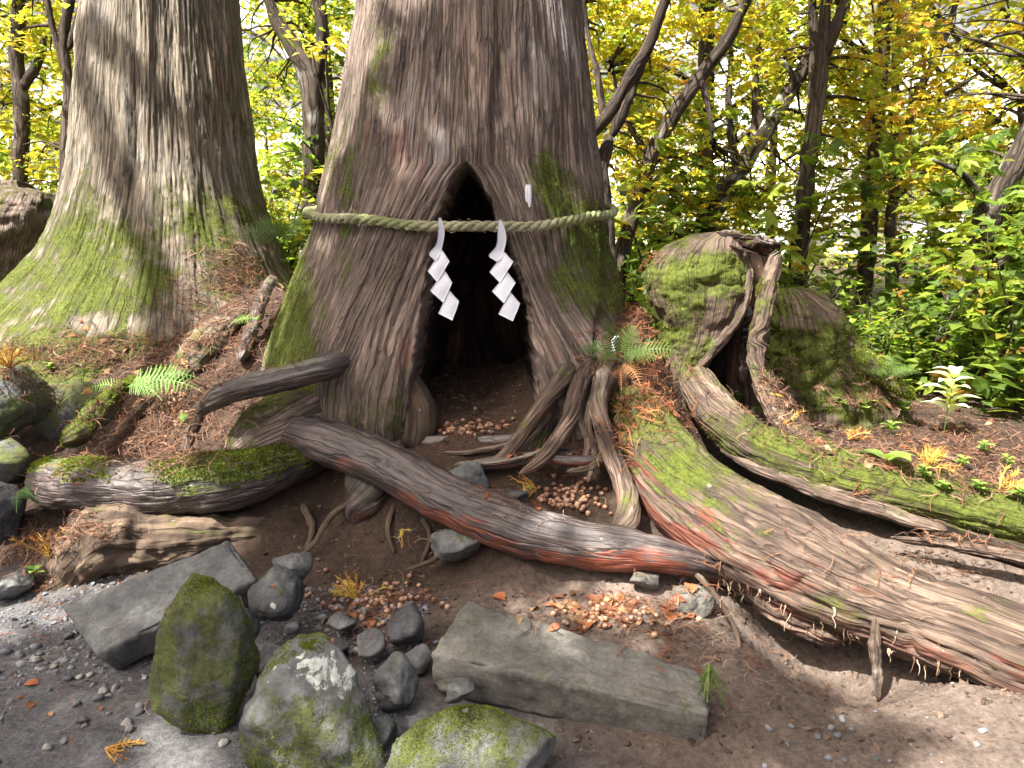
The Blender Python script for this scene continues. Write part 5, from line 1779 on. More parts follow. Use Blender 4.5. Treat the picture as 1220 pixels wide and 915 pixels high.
GR = [(.085, .14, .03), (.11, .17, .035)]
BR = [(.16, .30, .06), (.20, .34, .07)]
fern(hp(738, 425) + Vector((-.01, -.07, .0)), [(-.35, -.35, 1, .30, .25), (-.85, -.35, .5, .27, .3), (.9, -.35, .5, .34, .35), (.5, -.6, .45, .26, .45), (-.35, -.6, .4, .22, .5), (.3, -.2, 1, .26, .3)], GR + [(.10, .2, .05)], 'dark green fern growing on the root ledge beside the split stump', 601)
fern(hp(738, 436), [(.35, -.6, .25, .20, .9), (-.5, -.6, .2, .16, .9), (-.05, -.7, .15, .17, .8)], [(.42, .22, .10), (.36, .18, .09)], 'withered tan fern fronds hanging below the green fern', 602)
fern(hp(150, 462), [(1, -.15, .40, .50, .38), (.85, .2, .5, .46, .4), (.8, -.45, .35, .34, .5), (-.8, -.2, .35, .26, .5)], BR, 'bright sunlit fern arching over the needle bank', 603, .17)
fern(hp(345, 285), [(-.9, -.1, .4, .28, .35), (-.6, -.3, .8, .24, .5), (.3, -.2, .8, .2, .4), (-.3, -.5, .5, .22, .6)], GR, 'feathery fern in the gap between the two cedars', 604)
fern(hp(340, 312), [(-.5, -.4, .5, .2, .5), (.1, -.6, .4, .18, .6)], BR, 'small light green fern lower in the gap between the cedars', 605)
fern(hp(22, 585), [(.7, -.3, .2, .16, .6), (.9, .1, .25, .18, .5), (.3, -.6, .1, .14, .7)], [(.14, .26, .08)], 'pale green fern hanging beside the big mossy root end', 606)
fern(hp(305, 380), [(-.9, -.2, .2, .16, .4), (.2, -.5, .3, .1, .5)], BR, 'little fern sprouting above the grey bank root', 607)
fern(hp(215, 505), [(.3, -.3, .9, .11, .3), (.5, -.1, .8, .10, .3)], BR, 'tiny fern seedling on the pale root stub', 608)
for k, (px_, py_, sz) in enumerate([(1085, 462, .5), (1150, 470, .6), (1195, 480, .55), (1120, 445, .55), (1060, 450, .45), (1180, 440, .6)]):
    fern(at(px_, py_, 5.9 + .25 * k) if not hit(px_, py_) or hit(px_, py_)[0].y > 9 else hp(px_, py_),
         [(math.cos(a), math.sin(a) * .6 - .2, .9, sz * .6 * RNG.uniform(.8, 1.1), .5) for a in np.linspace(0, 6.28, 8)[:-1] + k], GR + [(.10, .20, .05)],
         ['tall fern clump beside the moss-covered stump', 'tall fern clump under the leaning lichened tree', 'tall fern clump at the edge of the shrubs', 'tall fern clump among low green leaves', 'short fern clump at the foot of the moss-covered stump root', 'tall fern clump in the shade of the leaning tree'][k], 620 + k, .16)


# ---------------------------------------------------------------- seedlings with separate leaves
LEAFT = leaf_template(8, .30, .25, .25)


def seedling(base, leaves, L, h, cols, label, seed, wide=1.0):
    rg = np.random.default_rng(seed)
    e = empty('seedling', tuple(base), label, 'plant')
    top = Vector(base) + Vector((rg.normal(0, .1) * h, rg.normal(0, .1) * h, h))
    C = [(base[0], base[1], base[2] - .02, .003), ((base[0] + top.x) / 2 + .004, (base[1] + top.y) / 2, (base[2] + top.z) / 2, .0028), (top.x, top.y, top.z, .0018)]
    P, N, G, s, ph = tube(C, 14, 6, 1, 0, 1, 0)
    link('stem', make_mesh('stem', P.reshape(-1, 3), grid_faces(14, 6, True), MAT['fern'], {'tint': np.tile((.14, .2, .06), (84, 1))}), e)
    for k in range(leaves):
        f = .35 + .65 * (k + 1) / leaves
        q = np.array(base) + (np.array(top) - np.array(base)) * f
        a = k * 2.4 + rg.uniform(-.3, .3)
        ax = np.array([math.cos(a), math.sin(a), rg.uniform(-.1, .35)])
        R = frames(np.array([[-.3 * math.cos(a), -.3 * math.sin(a), 1]]), x=ax[None])
        V, F = tris_instances(LEAFT[0] * np.array([1, wide, 1]), LEAFT[1], q[None], R, np.array([L * rg.uniform(.7, 1.1)]))
        c = np.array(cols[k % len(cols)]) * rg.uniform(.85, 1.15)
        link('leaf', make_mesh('leaf', V, F, MAT['fern'], {'tint': np.tile(c, (len(V), 1))}), e)
    return e


PALE = [(.72, .74, .50), (.80, .80, .62)]
seedling(hp(1123, 520), 18, .17, .42, PALE + PALE[:1] + [(.55, .60, .12)], 'pale whitish sunlit seedling with drooping leaves on the litter', 701, .8)
LG = [(.22, .36, .07), (.16, .28, .06), (.28, .38, .08)]
for k, (px_, py_, n, L, h, lab) in enumerate([
        (1030, 500, 7, .09, .13, 'round-leaved green seedling near the moss-covered stump foot'), (1075, 500, 6, .11, .12, 'broad-leaved seedling beside the pale seedling'),
        (945, 480, 6, .05, .06, 'small green creeper by the mossy root strip'), (880, 480, 7, .045, .05, 'small dark green creeper on top of the rotten root start'),
        (900, 495, 6, .045, .05, 'low creeping sprout between rotten root and strip'), (1100, 575, 8, .05, .08, 'green seedling growing through the golden dead spray'),
        (1145, 560, 7, .05, .07, 'green seedling behind the mossy rotten root'), (1165, 590, 8, .05, .06, 'small green seedling above the moss fringe of the rotten root'),
        (1055, 552, 3, .16, .03, 'single large pale green leaf lying low behind the strip root'), (98, 455, 5, .06, .10, 'yellow-green seedling left of the bright fern'),
        (60, 445, 5, .045, .07, 'tiny green seedling beneath the straight cedar'), (38, 690, 5, .05, .05, 'small green sprout beside the orange sprig'), (1170, 545, 9, .06, .09, 'bushy seedling between the golden and tawny dead sprays'), (1215, 600, 9, .06, .07, 'broad green seedling at the far end of the rotten root'), (1125, 590, 8, .045, .06, 'low green sprout against the moss of the rotten root'), (1060, 520, 7, .07, .09, 'green seedling between strip root and pale seedling'), (1200, 560, 7, .05, .08, 'lush seedling at the litter edge near tawny spray'),
        (1000, 490, 5, .06, .08, 'thin seedling on the litter in front of the moss-covered stump'), (745, 545, 5, .03, .03, 'tiny sprout on the upright root by the nut pocket')]):
    seedling(hp(px_, py_), n, L, h, LG if k not in (2, 3, 4) else [(.06, .13, .035), (.09, .17, .05)], lab, 710 + k, 1.3)
# ---------------------------------------------------------------- forest
def palmate(nl=5):
    V, F = [], []
    for a in np.linspace(-1.25, 1.25, nl):
        L = 1.0 - .25 * abs(a)
        d = np.array([math.cos(a), math.sin(a), 0])
        s = np.array([-d[1], d[0], 0])
        n0 = len(V)
        V += [(0, 0, 0), tuple(d * L * .6 + s * .17 + [0, 0, .05]), tuple(d * L + [0, 0, -.16]), tuple(d * L * .6 - s * .17 + [0, 0, .05])]
        F += [(n0, n0 + 1, n0 + 2), (n0, n0 + 2, n0 + 3)]
    return np.array(V, float), np.array(F)


def ovate():
    V = [(0, 0, 0), (.4, .3, .06), (.45, 0, 0), (.4, -.3, .06), (1, 0, -.12)]
    F = [(0, 2, 1), (0, 3, 2), (1, 2, 4), (2, 3, 4)]
    return np.array(V, float), np.array(F)


PALM, OVATE = palmate(5), ovate()
YG = [(.54, .47, .06), (.52, .38, .05), (.45, .48, .075), (.30, .38, .065), (.14, .20, .04), (.38, .21, .045)]


def leaves(name, parent, cen, per, rad, flat, size, wts, tpl, seed, tilt=.55, cols=YG, cvar=.25):
    rg = np.random.default_rng(seed)
    cen = np.asarray(cen)
    n = len(cen) * per
    ci = np.repeat(np.arange(len(cen)), per)
    off = rg.normal(0, 1, (n, 3))
    off /= np.linalg.norm(off, axis=1, keepdims=True)
    off *= rg.random((n, 1)) ** .45
    off[:, 2] *= flat
    rr = np.asarray(rad) if hasattr(rad, '__len__') else np.full(len(cen), rad)
    pos = cen[ci] + off * rr[ci][:, None]
    a = rg.uniform(0, 2 * np.pi, n)
    t = rg.normal(0, tilt, n)
    z = np.stack([np.sin(t) * np.cos(a), np.sin(t) * np.sin(a), np.cos(t)], 1)
    sp = rg.uniform(0, 2 * np.pi, n)
    R = frames(z, x=np.stack([np.cos(sp), np.sin(sp), -.25 + 0 * sp], 1))
    sc = size * rg.uniform(.6, 1.25, n)
    V, F = tris_instances(tpl[0], tpl[1], pos, R, sc)
    w = np.array(wts, float)
    cc = rg.choice(len(cols), len(cen), p=w / w.sum())
    c2 = rg.choice(len(cols), n, p=w / w.sum())
    pick = np.where(rg.random(n) < .6, cc[ci], c2)
    c = np.array(cols)[pick] * rg.uniform(1 - cvar, 1 + cvar, (n, 1))
    return link(name, make_mesh(name, V, F, MAT['leaf'], {'tint': np.repeat(c, len(tpl[0]), 0)}, False), parent)


def wood(name, parent, rows, seed, nl=60, nr=14, lichen=0.1, world=False, lump=.25, moss=0.05):
    C = rows if world else pxc(rows)
    P, N, G, s, ph = tube(C, nl, nr, 1, lump, .4, .006, (14, 3), 0, seed)
    M = np.zeros(P.shape[:2] + (3,))
    M[..., 1] = moss + .3 * fbm(P * 4, 3, seed)
    M[..., 2] = lichen + .5 * fbm(P * 6, 3, seed + 1)
    grid_obj(name, P, G, M, MAT['twig_bark'], parent)
    return np.array(C)[:, :3], spline(C, 20)[0][:, :3]


def twigs(name, parent, cen, nodes, seed, r=.006, share=1.0):
    rg = np.random.default_rng(seed)
    VV, FF, off = [], [], 0
    for c in cen:
        if rg.random() > share:
            continue
        d = ((nodes - c) ** 2).sum(1)
        q = nodes[np.argmin(d)]
        L = np.linalg.norm(c - q)
        if L < .05:
            continue
        t = np.linspace(0, 1, 6)[:, None]
        X = q[None] * (1 - t) + c[None] * t + np.sin(t * np.pi) * np.array([rg.normal(0, .06), rg.normal(0, .06), .08])[None] * L + rg.normal(0, .012, (6, 3)) * L
        C = np.concatenate([X, np.linspace(r * (1 + L * 1.2), r * .35, 6)[:, None]], 1)
        P, _, _, _, _ = tube(C, 9, 4, 1, 0, 1, 0, cap=False)
        VV.append(P.reshape(-1, 3))
        FF.append(grid_faces(9, 4, True) + off)
        off += 36
    if VV:
        V = np.vstack(VV)
        tag(link(name, make_mesh(name, V, np.vstack(FF), MAT['twig_bark'], {'grain': V, 'mask': np.zeros((len(V), 3)) + [0, .1, .15]}), parent), kind='stuff')


def forest_tree(label, trunk_rows, limbs, crowns, seed, per=20, size=.095, wts=(3, 2, 3, 1.5, .8, .4), rad=.33, tpl=PALM, lichen=.1, world=False, group=None, name='broadleaf_tree', extend=None, share=.55, moss=.05):
    """crowns: (cx, cy, sx, sy, Ymean, Yspread, n) regions given in photo pixels at a distance."""
    rg = np.random.default_rng(seed)
    b0 = trunk_rows[0]
    p0 = at(b0[0], b0[1], b0[2])
    e = empty(name, (p0.x, p0.y, float(gz(p0.x, p0.y)[0])), label, 'tree', group)
    C = pxc(trunk_rows)
    # carry the trunk down into the ground
    g0 = float(gz(C[0][0], C[0][1])[0])
    if C[0][2] > g0:
        dx, dy = C[0][0] - C[1][0], C[0][1] - C[1][1]
        dz = max(C[1][2] - C[0][2], .2)
        k = min((C[0][2] - g0) / dz, 1.0) * .5
        C = [(C[0][0] + dx * k, C[0][1] + dy * k, g0 - .15, C[0][3] * 1.25)] + C
    # and up beyond the frame
    if extend:
        a, b_ = np.array(C[-2]), np.array(C[-1])
        d = (b_ - a)[:3] / np.linalg.norm((b_ - a)[:3])
        C = C + [tuple(b_[:3] + d * extend * .5) + (b_[3] * .75,), tuple(b_[:3] + d * extend) + (b_[3] * .25,)]
    _, nodes = wood('trunk', e, C, seed, 90, 18, lichen, True, moss=moss)
    nd = [nodes]
    for i, l in enumerate(limbs):
        CL = pxc(l)
        if l[-1][1] <= 10:
            a, b_ = np.array(CL[-2]), np.array(CL[-1])
            CL = CL + [tuple(b_[:3] + (b_ - a)[:3] * .9) + (b_[3] * .5,)]
        _, q = wood('limb', e, CL, seed + 10 + i, 60, 12, lichen, True, moss=moss)
        nd.append(q)
    nd = np.vstack(nd)
    cen = []
    for (cx, cy, sx, sy, Y, dY, n) in crowns:
        for k in range(int(n * .8)):
            y = Y + .35 + rg.uniform(-.75 * dY, 1.3 * dY)
            p = at(cx + rg.uniform(-1, 1) * sx, cy + rg.uniform(-1, 1) * sy, y)
            if p.z > gz(p.x, p.y, False)[0] + .3:
                cen.append(tuple(p))
    cen = np.array(cen)
    if len(cen):
        twigs('twigs', e, cen, nd, seed + 3, share=share)
        leaves('crown', e, cen, per, rad, .45, size, wts, tpl, seed + 5)
        leaves('crown', e, cen[::2] + rg.normal(0, .2, cen[::2].shape), 14, rad * 1.2, .5, size * .55, (wts[0], wts[1] * .5, wts[2] * 1.5, wts[3] * 1.5, wts[4], wts[5]), OVATE, seed + 7, .8)
    return e


# the trees one can tell apart on the right, rooted beyond the stumps
forest_tree('dark twin-limbed tree just beyond the hollow cedar, golden leaves', [(722, 300, 7.6, 12), (718, 235, 7.6, 10), (716, 200, 7.6, 9), (728, 160, 7.6, 8)],
            [[(728, 165, 7.6, 8), (745, 125, 7.6, 7), (762, 80, 7.6, 6), (785, 20, 7.6, 5), (795, -20, 7.6, 4)], [(716, 195, 7.6, 9), (700, 165, 7.5, 9), (722, 140, 7.4, 8), (752, 90, 7.3, 8), (775, 50, 7.2, 7), (798, -15, 7.1, 6)], [(720, 150, 7.6, 5), (712, 90, 7.6, 4), (700, 40, 7.7, 3), (694, -10, 7.7, 3)]],
            [(760, 110, 70, 120, 8.2, .8, 60), (760, -90, 120, 90, 8.0, 1.0, 30)], 801, wts=(4, 2, 3, 1, .5, .3))
forest_tree('slender dark tree leaning over from behind the split stump', [(738, 320, 8.4, 10), (752, 260, 8.4, 9), (775, 190, 8.3, 9), (800, 140, 8.2, 9), (835, 90, 8.1, 8), (868, 45, 8.0, 7), (892, -5, 7.9, 6)],
            [[(835, 90, 8.1, 5), (846, 140, 8.0, 3), (848, 170, 8.0, 2)], [(775, 190, 8.3, 5), (740, 130, 8.3, 3), (730, 80, 8.3, 2)]], [(840, 130, 110, 120, 8.8, .9, 70), (900, -90, 120, 90, 8.2, 1.0, 30), (820, 250, 80, 40, 9, .8, 22)], 802, extend=2.5, wts=(3, 2, 3, 1.2, .6, .5))
forest_tree('pale lichen-covered forked tree leaning to one side behind the stumps', [(838, 285, 9.2, 14), (855, 240, 9.2, 13), (878, 205, 9.2, 12), (905, 165, 9.2, 11), (930, 125, 9.2, 10), (955, 85, 9.2, 8), (975, 45, 9.2, 6), (990, -10, 9.2, 4)],
            [[(900, 172, 9.2, 8), (903, 135, 9.2, 7), (900, 100, 9.2, 5), (905, 60, 9.2, 4)], [(930, 125, 9.2, 5), (945, 95, 9.1, 4), (930, 70, 9.0, 3)], [(878, 205, 9.2, 6), (868, 130, 9.2, 4), (872, 60, 9.2, 3)]],
            [(930, 120, 100, 120, 10.0, .9, 70), (930, 260, 70, 30, 9.8, .6, 22)], 803, extend=2.0, lichen=.42, wts=(3, 2.5, 3, 1.5, .8, .6))
forest_tree('straight dark tree forking high above the moss-covered stump', [(952, 300, 8.8, 11), (958, 240, 8.8, 10), (965, 180, 8.8, 10), (975, 110, 8.8, 9), (980, 62, 8.8, 9), (984, -5, 8.8, 7)],
            [[(979, 75, 8.8, 8), (990, 45, 8.75, 7), (1010, -5, 8.7, 6)], [(960, 215, 8.8, 7), (966, 140, 8.9, 6), (970, 60, 9.0, 6), (968, -5, 9.0, 5)]],
            [(1000, 120, 110, 130, 9.4, .9, 80), (1000, -90, 150, 90, 9.0, 1.0, 30)], 804, extend=2.5, wts=(3, 2, 3, 2, 1, .3))
forest_tree('thick leaning tree with pale lichen bark near tall ferns', [(1122, 450, 7.2, 16), (1135, 385, 7.2, 16), (1152, 330, 7.2, 16), (1172, 275, 7.15, 16), (1195, 225, 7.1, 15), (1225, 165, 7.0, 14), (1270, 80, 6.9, 13)],
            [[(1180, 260, 7.1, 7), (1150, 210, 7.0, 4), (1110, 190, 6.9, 3)], [(1152, 330, 7.2, 6), (1185, 318, 7.0, 4), (1220, 290, 6.9, 3)]],
            [(1160, 110, 100, 110, 8.2, .9, 70), (1190, 240, 60, 60, 7.8, .8, 34), (1200, -80, 120, 80, 7.5, .8, 20)], 805, extend=2.0, lichen=.40, wts=(3, 3, 2, 1, .8, 1.2))
forest_tree('thin pale tree with wandering golden twigs behind the straight dark one', [(1065, 330, 10.5, 6), (1060, 260, 10.5, 6), (1075, 190, 10.5, 5), (1090, 120, 10.5, 5), (1120, 60, 10.5, 4), (1140, 0, 10.5, 3)],
            [[(1075, 190, 10.5, 4), (1040, 140, 10.4, 3), (1030, 100, 10.4, 2)], [(1090, 120, 10.5, 4), (1130, 110, 10.4, 3), (1170, 85, 10.3, 2)], [(1062, 240, 10.5, 4), (1110, 200, 10.3, 3), (1150, 190, 10.2, 2)]],
            [(1080, 150, 110, 130, 11.2, 1.0, 80), (1100, 280, 100, 40, 11, .8, 30)], 806, lichen=.35, extend=1.0, wts=(4, 3.5, 2, .8, .5, .8))
# left of the straight cedar and in the gap
forest_tree('grey slim tree beyond the broken stump', [(22, 280, 10.5, 10), (24, 200, 10.5, 9), (26, 130, 10.5, 9), (20, 70, 10.5, 8), (22, 0, 10.5, 7)], [[(24, 110, 10.5, 6), (45, 75, 10.4, 5), (55, 40, 10.4, 4)]],
            [(20, 90, 60, 120, 10.8, 1.2, 70), (40, 230, 60, 30, 10.5, .8, 20)], 807, extend=2.5, lichen=.3, wts=(4, 2, 4, 2, .8, .2))
forest_tree('slim dark tree close behind the straight cedar', [(82, 280, 9.6, 8), (80, 200, 9.6, 8), (82, 110, 9.6, 7), (76, 50, 9.6, 6), (84, -5, 9.6, 6)], [[(80, 90, 9.6, 5), (62, 30, 9.6, 4), (55, -5, 9.6, 3)], [(82, 60, 9.6, 5), (96, 10, 9.6, 4), (100, -5, 9.6, 3)]],
            [(70, 110, 60, 130, 10.2, .8, 60), (60, -90, 120, 80, 10, .8, 24)], 808, extend=2.5, wts=(4, 1.5, 4, 2, 1, .2))
forest_tree('gnarled mossy tree seen in the gap between the two cedars', [(372, 260, 8.8, 13), (374, 180, 8.8, 13), (370, 100, 8.8, 13), (352, 60, 8.8, 10), (330, 25, 8.8, 8), (318, -5, 8.8, 6)], [[(372, 110, 8.8, 9), (384, 50, 8.8, 8), (378, -5, 8.8, 7)]],
            [(340, 60, 60, 80, 9.4, .7, 44), (350, 180, 60, 60, 9.6, .7, 34), (340, -80, 90, 70, 9, .8, 16)], 809, extend=2, lichen=.25, moss=.25, wts=(1.5, .3, 3, 4, 4, .1))
# a low bough of yellow leaves near the hollow cedar
forest_tree('low sapling with large yellow-green leaves against the hollow cedar', [(398, 270, 6.4, 3), (402, 200, 6.3, 2.5), (392, 130, 6.2, 2), (388, 60, 6.1, 1.5)], [[(396, 150, 6.2, 1.5), (380, 100, 6.1, 1), (372, 60, 6.0, 1)]],
            [(392, 60, 28, 14, 6.1, .15, 4), (385, 250, 25, 40, 6.6, .3, 8)], 810, per=12, size=.11, rad=.18, tpl=OVATE, wts=(3, 2, 3, 1, .2, .8))

# ---- shrubs of the understorey: three kinds, each plant a copy with its own parts
def shrub_proto(k, h, per, size, wts, tpl, ncl):
    rg = np.random.default_rng(900 + k)
    e = empty('leafy_shrub', (0, 0, 0), 'x', 'shrub', None)
    st = []
    for i in range(5):
        a = rg.uniform(0, 6.28)
        L = h * rg.uniform(.7, 1.1)
        C = [(0.02 * math.cos(a), .02 * math.sin(a), -.1, .012), (.15 * h * math.cos(a), .15 * h * math.sin(a), L * .5, .009), (.38 * h * math.cos(a), .38 * h * math.sin(a), L, .004)]
        P, N, G, s, ph = tube(C, 16, 5, 1, 0, 1, 0)
        me = make_mesh('stem', P.reshape(-1, 3), grid_faces(16, 5, True), MAT['twig_bark'], {'grain': G.reshape(-1, 3), 'mask': np.zeros((80, 3)) + .1})
        link('stem', me, e)
        st.append(P[:, 0])
    st = np.vstack(st)
    cen = st[rg.integers(0, len(st), ncl)] + rg.normal(0, .16 * h, (ncl, 3))
    cen[:, 2] = np.maximum(cen[:, 2], .12 * h)
    leaves('foliage', e, cen, per, .16 * h + .06, .5, size, wts, tpl, 950 + k, tilt=.5, cols=SHRUBC)
    return e


SHRUBC = [(.12, .19, .04), (.20, .28, .05), (.31, .37, .06), (.07, .11, .03), (.36, .32, .05), (.30, .17, .04)]
protos = [shrub_proto(0, 1.1, 12, .13, (4, 4, 2, 2, .6, .2), OVATE, 34), shrub_proto(1, 1.5, 11, .15, (3, 4, 3, 1, 1, .3), PALM, 36), shrub_proto(2, .8, 14, .10, (4, 3, 2, 3, .3, .2), OVATE, 26)]
rg = np.random.default_rng(77)
spots = []
for k in range(32):
    px_, Y = rg.uniform(740, 1300), rg.uniform(6.6, 12)
    spots.append((at(px_, 400, Y).x, Y))
for k in range(12):
    px_, Y = rg.uniform(-80, 90), rg.uniform(9.6, 13)
    spots.append((at(px_, 400, Y).x, Y))
for k in range(8):
    px_, Y = rg.uniform(300, 420), rg.uniform(7.6, 11)
    spots.append((at(px_, 400, Y).x, Y))
spots[:5] = [(at(1100, 400, 6.2).x, 6.2), (at(1180, 400, 6.0).x, 6.0), (at(1045, 400, 6.6).x, 6.6), (at(1225, 400, 5.6).x, 5.6), (at(1130, 400, 7.6).x, 7.6)]
SL = ['leafy green shrub with large oval leaves in the understorey', 'tall shrub with hand-shaped leaves in the understorey', 'low dense shrub with small oval leaves in the understorey']
first = [True] * 3
for i, (x, y) in enumerate(spots):
    k = i % 3
    loc = (x, y, float(gz(x, y)[0]) - .02)
    s_ = rg.uniform(.75, 1.25)
    o = protos[k]
    if first[k]:
        first[k] = False
        o.location, o.rotation_euler, o.scale = loc, (0, 0, rg.uniform(0, 6.28)), (s_,) * 3
        for ch in o.children:
            ch.matrix_parent_inverse = Matrix.Identity(4)
    else:
        o = copy_thing(protos[k], loc, (0, 0, rg.uniform(0, 6.28)), s_)
    tag(o, SL[k], 'shrub', ['oval-leaved understorey shrubs', 'hand-leaved understorey shrubs', 'low understorey shrubs'][k])


# ---- woodland trees further back: copies of three kinds
def far_proto(k, h, wts):
    rg = np.random.default_rng(1000 + k)
    e = empty('woodland_tree', (0, 0, 0), 'x', 'tree', None)
    lean = rg.normal(0, .5)
    C = [(0, 0, -.3, .13), (lean * .2, .1, h * .35, .10), (lean * .6, .2, h * .7, .07), (lean, .2, h, .02)]
    _, nd = wood('trunk', e, C, 1010 + k, 50, 10, .2, True)
    nodes = [nd]
    for i in range(7):
        t = rg.uniform(.3, .85)
        q = nd[int(t * 19)]
        a = rg.uniform(0, 6.28)
        L = h * .28 * rg.uniform(.6, 1.2)
        CL = [tuple(q) + (.05,), (q[0] + math.cos(a) * L * .5, q[1] + math.sin(a) * L * .5, q[2] + L * .35, .035), (q[0] + math.cos(a) * L, q[1] + math.sin(a) * L, q[2] + L * .9, .01)]
        _, qq = wood('limb', e, CL, 1020 + k * 10 + i, 24, 7, .2, True)
        nodes.append(qq)
    nodes = np.vstack(nodes)
    nodes = nodes[nodes[:, 2] > h * .22]
    cen = nodes[rg.integers(0, len(nodes), 130)] + rg.normal(0, 1, (130, 3)) * np.array([.11 * h, .11 * h, .07 * h])
    twigs('twigs', e, cen, nodes, 1040 + k, .012, .4)
    leaves('crown', e, cen, 15, .55, .5, .17, wts, OVATE, 1050 + k)
    return e


fp = [far_proto(0, 9, (4, 3, 3, 1, .5, .5)), far_proto(1, 11, (2, 1, 4, 4, 2, .2)), far_proto(2, 8, (4, 2, 4, 2, .5, .3))]
FLB = ['golden-leaved woodland tree standing far back in the forest', 'green-leaved woodland tree standing far back in the forest', 'yellow-green woodland tree standing far back in the forest']
FGR = ['golden far woodland trees', 'green far woodland trees', 'yellow-green far woodland trees']
first = [True] * 3
n = 0
for Y, cnt in ((13, 9), (16, 10), (20, 12), (25, 13), (31, 13)):
    for j in range(cnt):
        x = (j + .5 - cnt / 2) / cnt * 2.0 * Y + rg.normal(0, .6)
        y = Y + rg.normal(0, 1.0)
        k = n % 3
        n += 1
        loc = (x, y, float(gz(x, y)[0]) - .05)
        s_ = rg.uniform(.85, 1.25) * (1 if Y < 18 else .68)
        if first[k]:
            first[k] = False
            o = fp[k]
            o.location, o.rotation_euler, o.scale = loc, (0, 0, rg.uniform(0, 6.28)), (s_,) * 3
            for ch in o.children:
                ch.matrix_parent_inverse = Matrix.Identity(4)
        else:
            o = copy_thing(fp[k], loc, (0, 0, rg.uniform(0, 6.28)), s_)
        tag(o, FLB[k], 'tree', FGR[k])

# the wood beyond, one mass
rg = np.random.default_rng(88)
cen = np.stack([rg.uniform(-52, 52, 560), rg.uniform(36, 52, 560), 0 * rg.random(560)], 1)
cen[:, 2] = gz(cen[:, 0], cen[:, 1]) + rg.random(560) ** 1.15 * 9
o = leaves('distant_wood', None, cen, 26, 1.6, .7, .42, (3, 2, 4, 3, 1.5, .3), OVATE, 1200)
tag(o, 'distant mass of yellow-green woodland foliage closing the view', 'wood', None, 'stuff')

# ---- added white cloud bank behind the wood, to whiten the sky gaps
gx_, gz_ = np.meshgrid(np.linspace(-420, 420, 130), np.linspace(-10, 260, 60))
cp = np.stack([gx_, 0 * gx_ + 420, gz_], -1)
puff = 40 * fbm(cp / 90.0, 4, 501) + 16 * np.abs(fbm(cp / 30.0, 3, 502))
top = 235 + 25 * fbm(np.stack([gx_ / 60, 0 * gx_, 0 * gx_], -1), 3, 503)
cp[..., 1] -= puff - 60 * smooth(150, 260, gz_)
cp[..., 2] = np.minimum(cp[..., 2], top)
m, nt, out = new_mat('cloud_white')
b = NB(nt)
b.l(b.bsdf(b.ramp(b.noise(b.coords(), .03, 4), [(0.3, (0.72, 0.74, 0.78)), (0.7, (0.86, 0.87, 0.88))]), 1.0, None, 0.0).outputs[0], out.inputs[0])
back = cp + np.array([0, 60.0, 0])
nv = cp.shape[0] * cp.shape[1]
f = grid_faces(*cp.shape[:2], False)
tag(link('added_cloud_bank', make_mesh('added_cloud_bank', np.vstack([cp.reshape(-1, 3), back.reshape(-1, 3)]), np.vstack([f, f[:, ::-1] + nv]), m)), 'added white cloud sheet that whitens the sky glimpsed through gaps in the leaves', 'cloud')

# ---- crowns above: the cedars' own boughs and an unseen tree added to shade the hollow
def overhead(label, base, ctr, targets, ncl, seed, wts, lit):
    rg = np.random.default_rng(seed)
    e = empty('shade_tree', base, label, 'tree')
    C = [(base[0], base[1], base[2] - .2, .22), (base[0] * .7 + ctr[0] * .3, base[1] * .7 + ctr[1] * .3, 3.5, .17), (base[0] * .3 + ctr[0] * .7, base[1] * .3 + ctr[1] * .7, 6.5, .11), (ctr[0], ctr[1], ctr[2] + 1.5, .03)]
    _, nd = wood('trunk', e, C, seed, 60, 12, .2, True)
    sd = np.array(SUN_DIR)
    cen = []
    lit = [(np.array(at(*q[:3])), q[3]) for q in lit]
    tries = 0
    while len(cen) < ncl and tries < ncl * 8:
        tries += 1
        (x0, x1, y0, y1, z0, z1) = targets[rg.integers(0, len(targets))]
        t = np.array([rg.uniform(x0, x1), rg.uniform(y0, y1), rg.uniform(z0, z1)])
        c = t + sd * ((rg.uniform(6.2, 9.5) - t[2]) / sd[2])  # leaf cluster set up the sun ray so it shades the chosen spot
        ok = True
        for (q, r) in lit:
            v = c - q
            if np.linalg.norm(v - sd * (v @ sd)) < r:
                ok = False
        if ok:
            cen.append(c)
    cen = np.array(cen)
    for i in range(6):
        q = cen[rg.integers(0, len(cen))]
        b_ = nd[np.argmin(((nd - q) ** 2).sum(1))]
        _, x = wood('limb', e, [tuple(b_) + (.06,), tuple((b_ + q) / 2 + [0, 0, .2]) + (.04,), tuple(q) + (.012,)], seed + 20 + i, 24, 8, .2, True)
        nd = np.vstack([nd, x])
    # the heavy bough whose shadow crosses the straight cedar
    q0, q1, q2 = [np.array(at(*a)) + sd * 9.0 for a in ((60, 20, 6.0), (170, 95, 6.0), (320, 250, 6.0))]
    wood('limb', e, [tuple(nd[13]) + (.13,), tuple((nd[13] + q0) / 2 + [0, 0, .3]) + (.12,), tuple(q0) + (.11,), tuple(q1) + (.10,), tuple(q2) + (.06,), tuple(q2 + (q2 - q1) * .6) + (.02,)], seed + 40, 70, 12, .2, True)
    twigs('twigs', e, cen, nd, seed + 3, .01, .6)
    leaves('crown', e, cen, 17, .42, .5, .15, wts, PALM, seed + 5)
    return e


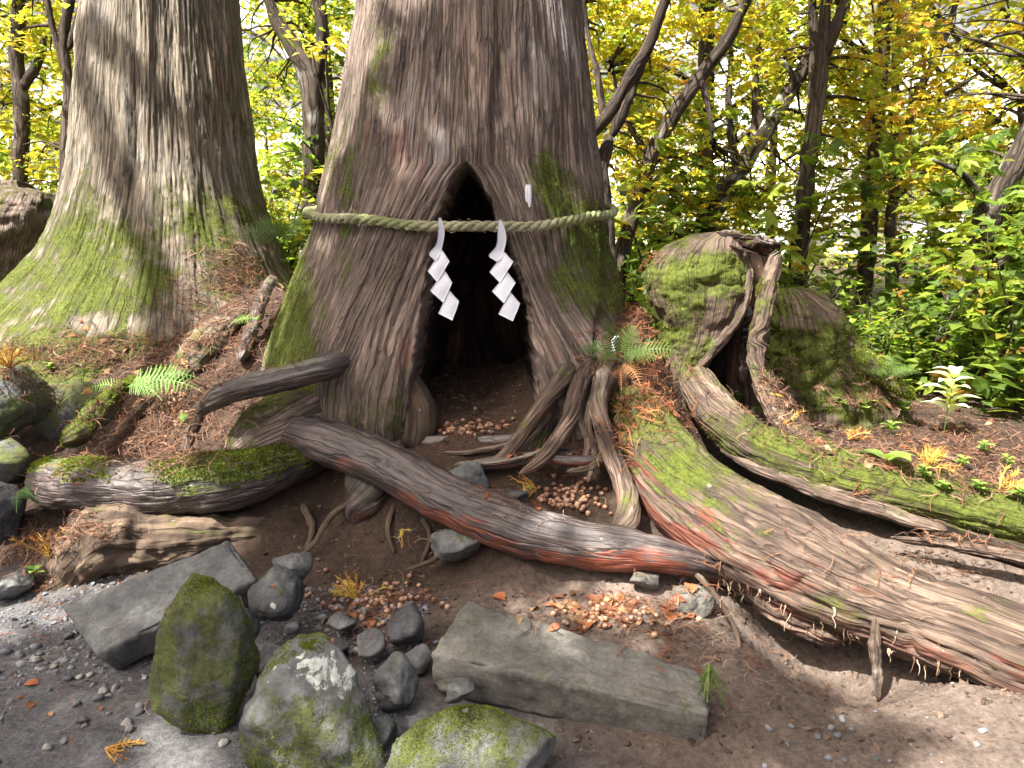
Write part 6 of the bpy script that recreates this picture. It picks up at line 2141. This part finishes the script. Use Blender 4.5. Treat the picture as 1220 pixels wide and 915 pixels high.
# the cedars' own crowns, high above the frame
SPRAY = (np.array([(0, 0, 0), (.3, .10, .02), (.35, 0, .04), (.3, -.10, .02), (1, 0, -.15), (.7, .16, -.1), (.7, -.16, -.1)], float), np.array([(0, 2, 1), (0, 3, 2), (1, 2, 5), (2, 4, 5), (3, 6, 2), (2, 6, 4)]))
CEDG = [(.035, .06, .022), (.05, .08, .025), (.07, .095, .03)]
for e, (cx, cy), z0, z1, rmax, sd_ in ((cedar, (-.25, 4.8), 17.5, 23.5, 2.6, 1400), (side, (-2.75, 6.6), 18.0, 24.5, 2.6, 1410)):
    rg = np.random.default_rng(sd_)
    cen = []
    for k in range(22):
        z = z0 + (z1 - z0) * (k + .5) / 22
        a = k * 2.4
        L = rmax * (1 - .7 * (z - z0) / (z1 - z0)) * rg.uniform(.75, 1.1)
        b0 = np.array([cx, cy, z])
        tip = b0 + np.array([math.cos(a) * L, math.sin(a) * L, -.15 * L])
        wood('bough', e, [tuple(b0) + (.09,), tuple((b0 + tip) / 2 + [0, 0, .12 * L]) + (.05,), tuple(tip) + (.012,)], sd_ + 20 + k, 24, 8, .1, True)
        for q in np.linspace(.3, 1, 7):
            cen.append(b0 + (tip - b0) * q + rg.normal(0, .22, 3))
    leaves('crown', e, cen, 20, .55, .6, .42, (1, 1, 1), SPRAY, sd_ + 9, .5, CEDG)

LIT = [(900, 560, 3.8, .55), (1000, 680, 2.9, .6), (1150, 720, 2.7, .6), (1120, 520, 4.7, .8), (830, 350, 4.3, .5), (720, 690, 3.0, .35), (1010, 885, 2.25, .22), (760, 725, 2.75, .22), (720, 790, 2.4, .2), (200, 480, 4.2, .35), (120, 560, 3.8, .3), (650, 625, 3.2, .25)]
overhead('unseen broadleaf tree added behind the viewer to shade the hollow and the path', (-8.0, -2.2, 0), (-5.2, .6, 8.5),
         [(-1.3, .5, 3.7, 4.1, .9, 3.2), (-1.3, .4, 3.7, 4.0, .6, 2.4), (-2.2, .0, 2.1, 3.1, 0, .4), (-.9, .3, 3.2, 3.7, .3, .8), (-1.1, .1, 3.1, 3.5, .15, .4), (-1.2, -.2, 3.3, 3.8, .3, .8), (.1, 1.0, 2.1, 2.7, .05, .15), (1.6, 2.4, 5.0, 5.4, .7, 1.3)], 225, 1300, (1, .5, 3, 3, 3, .2), LIT)
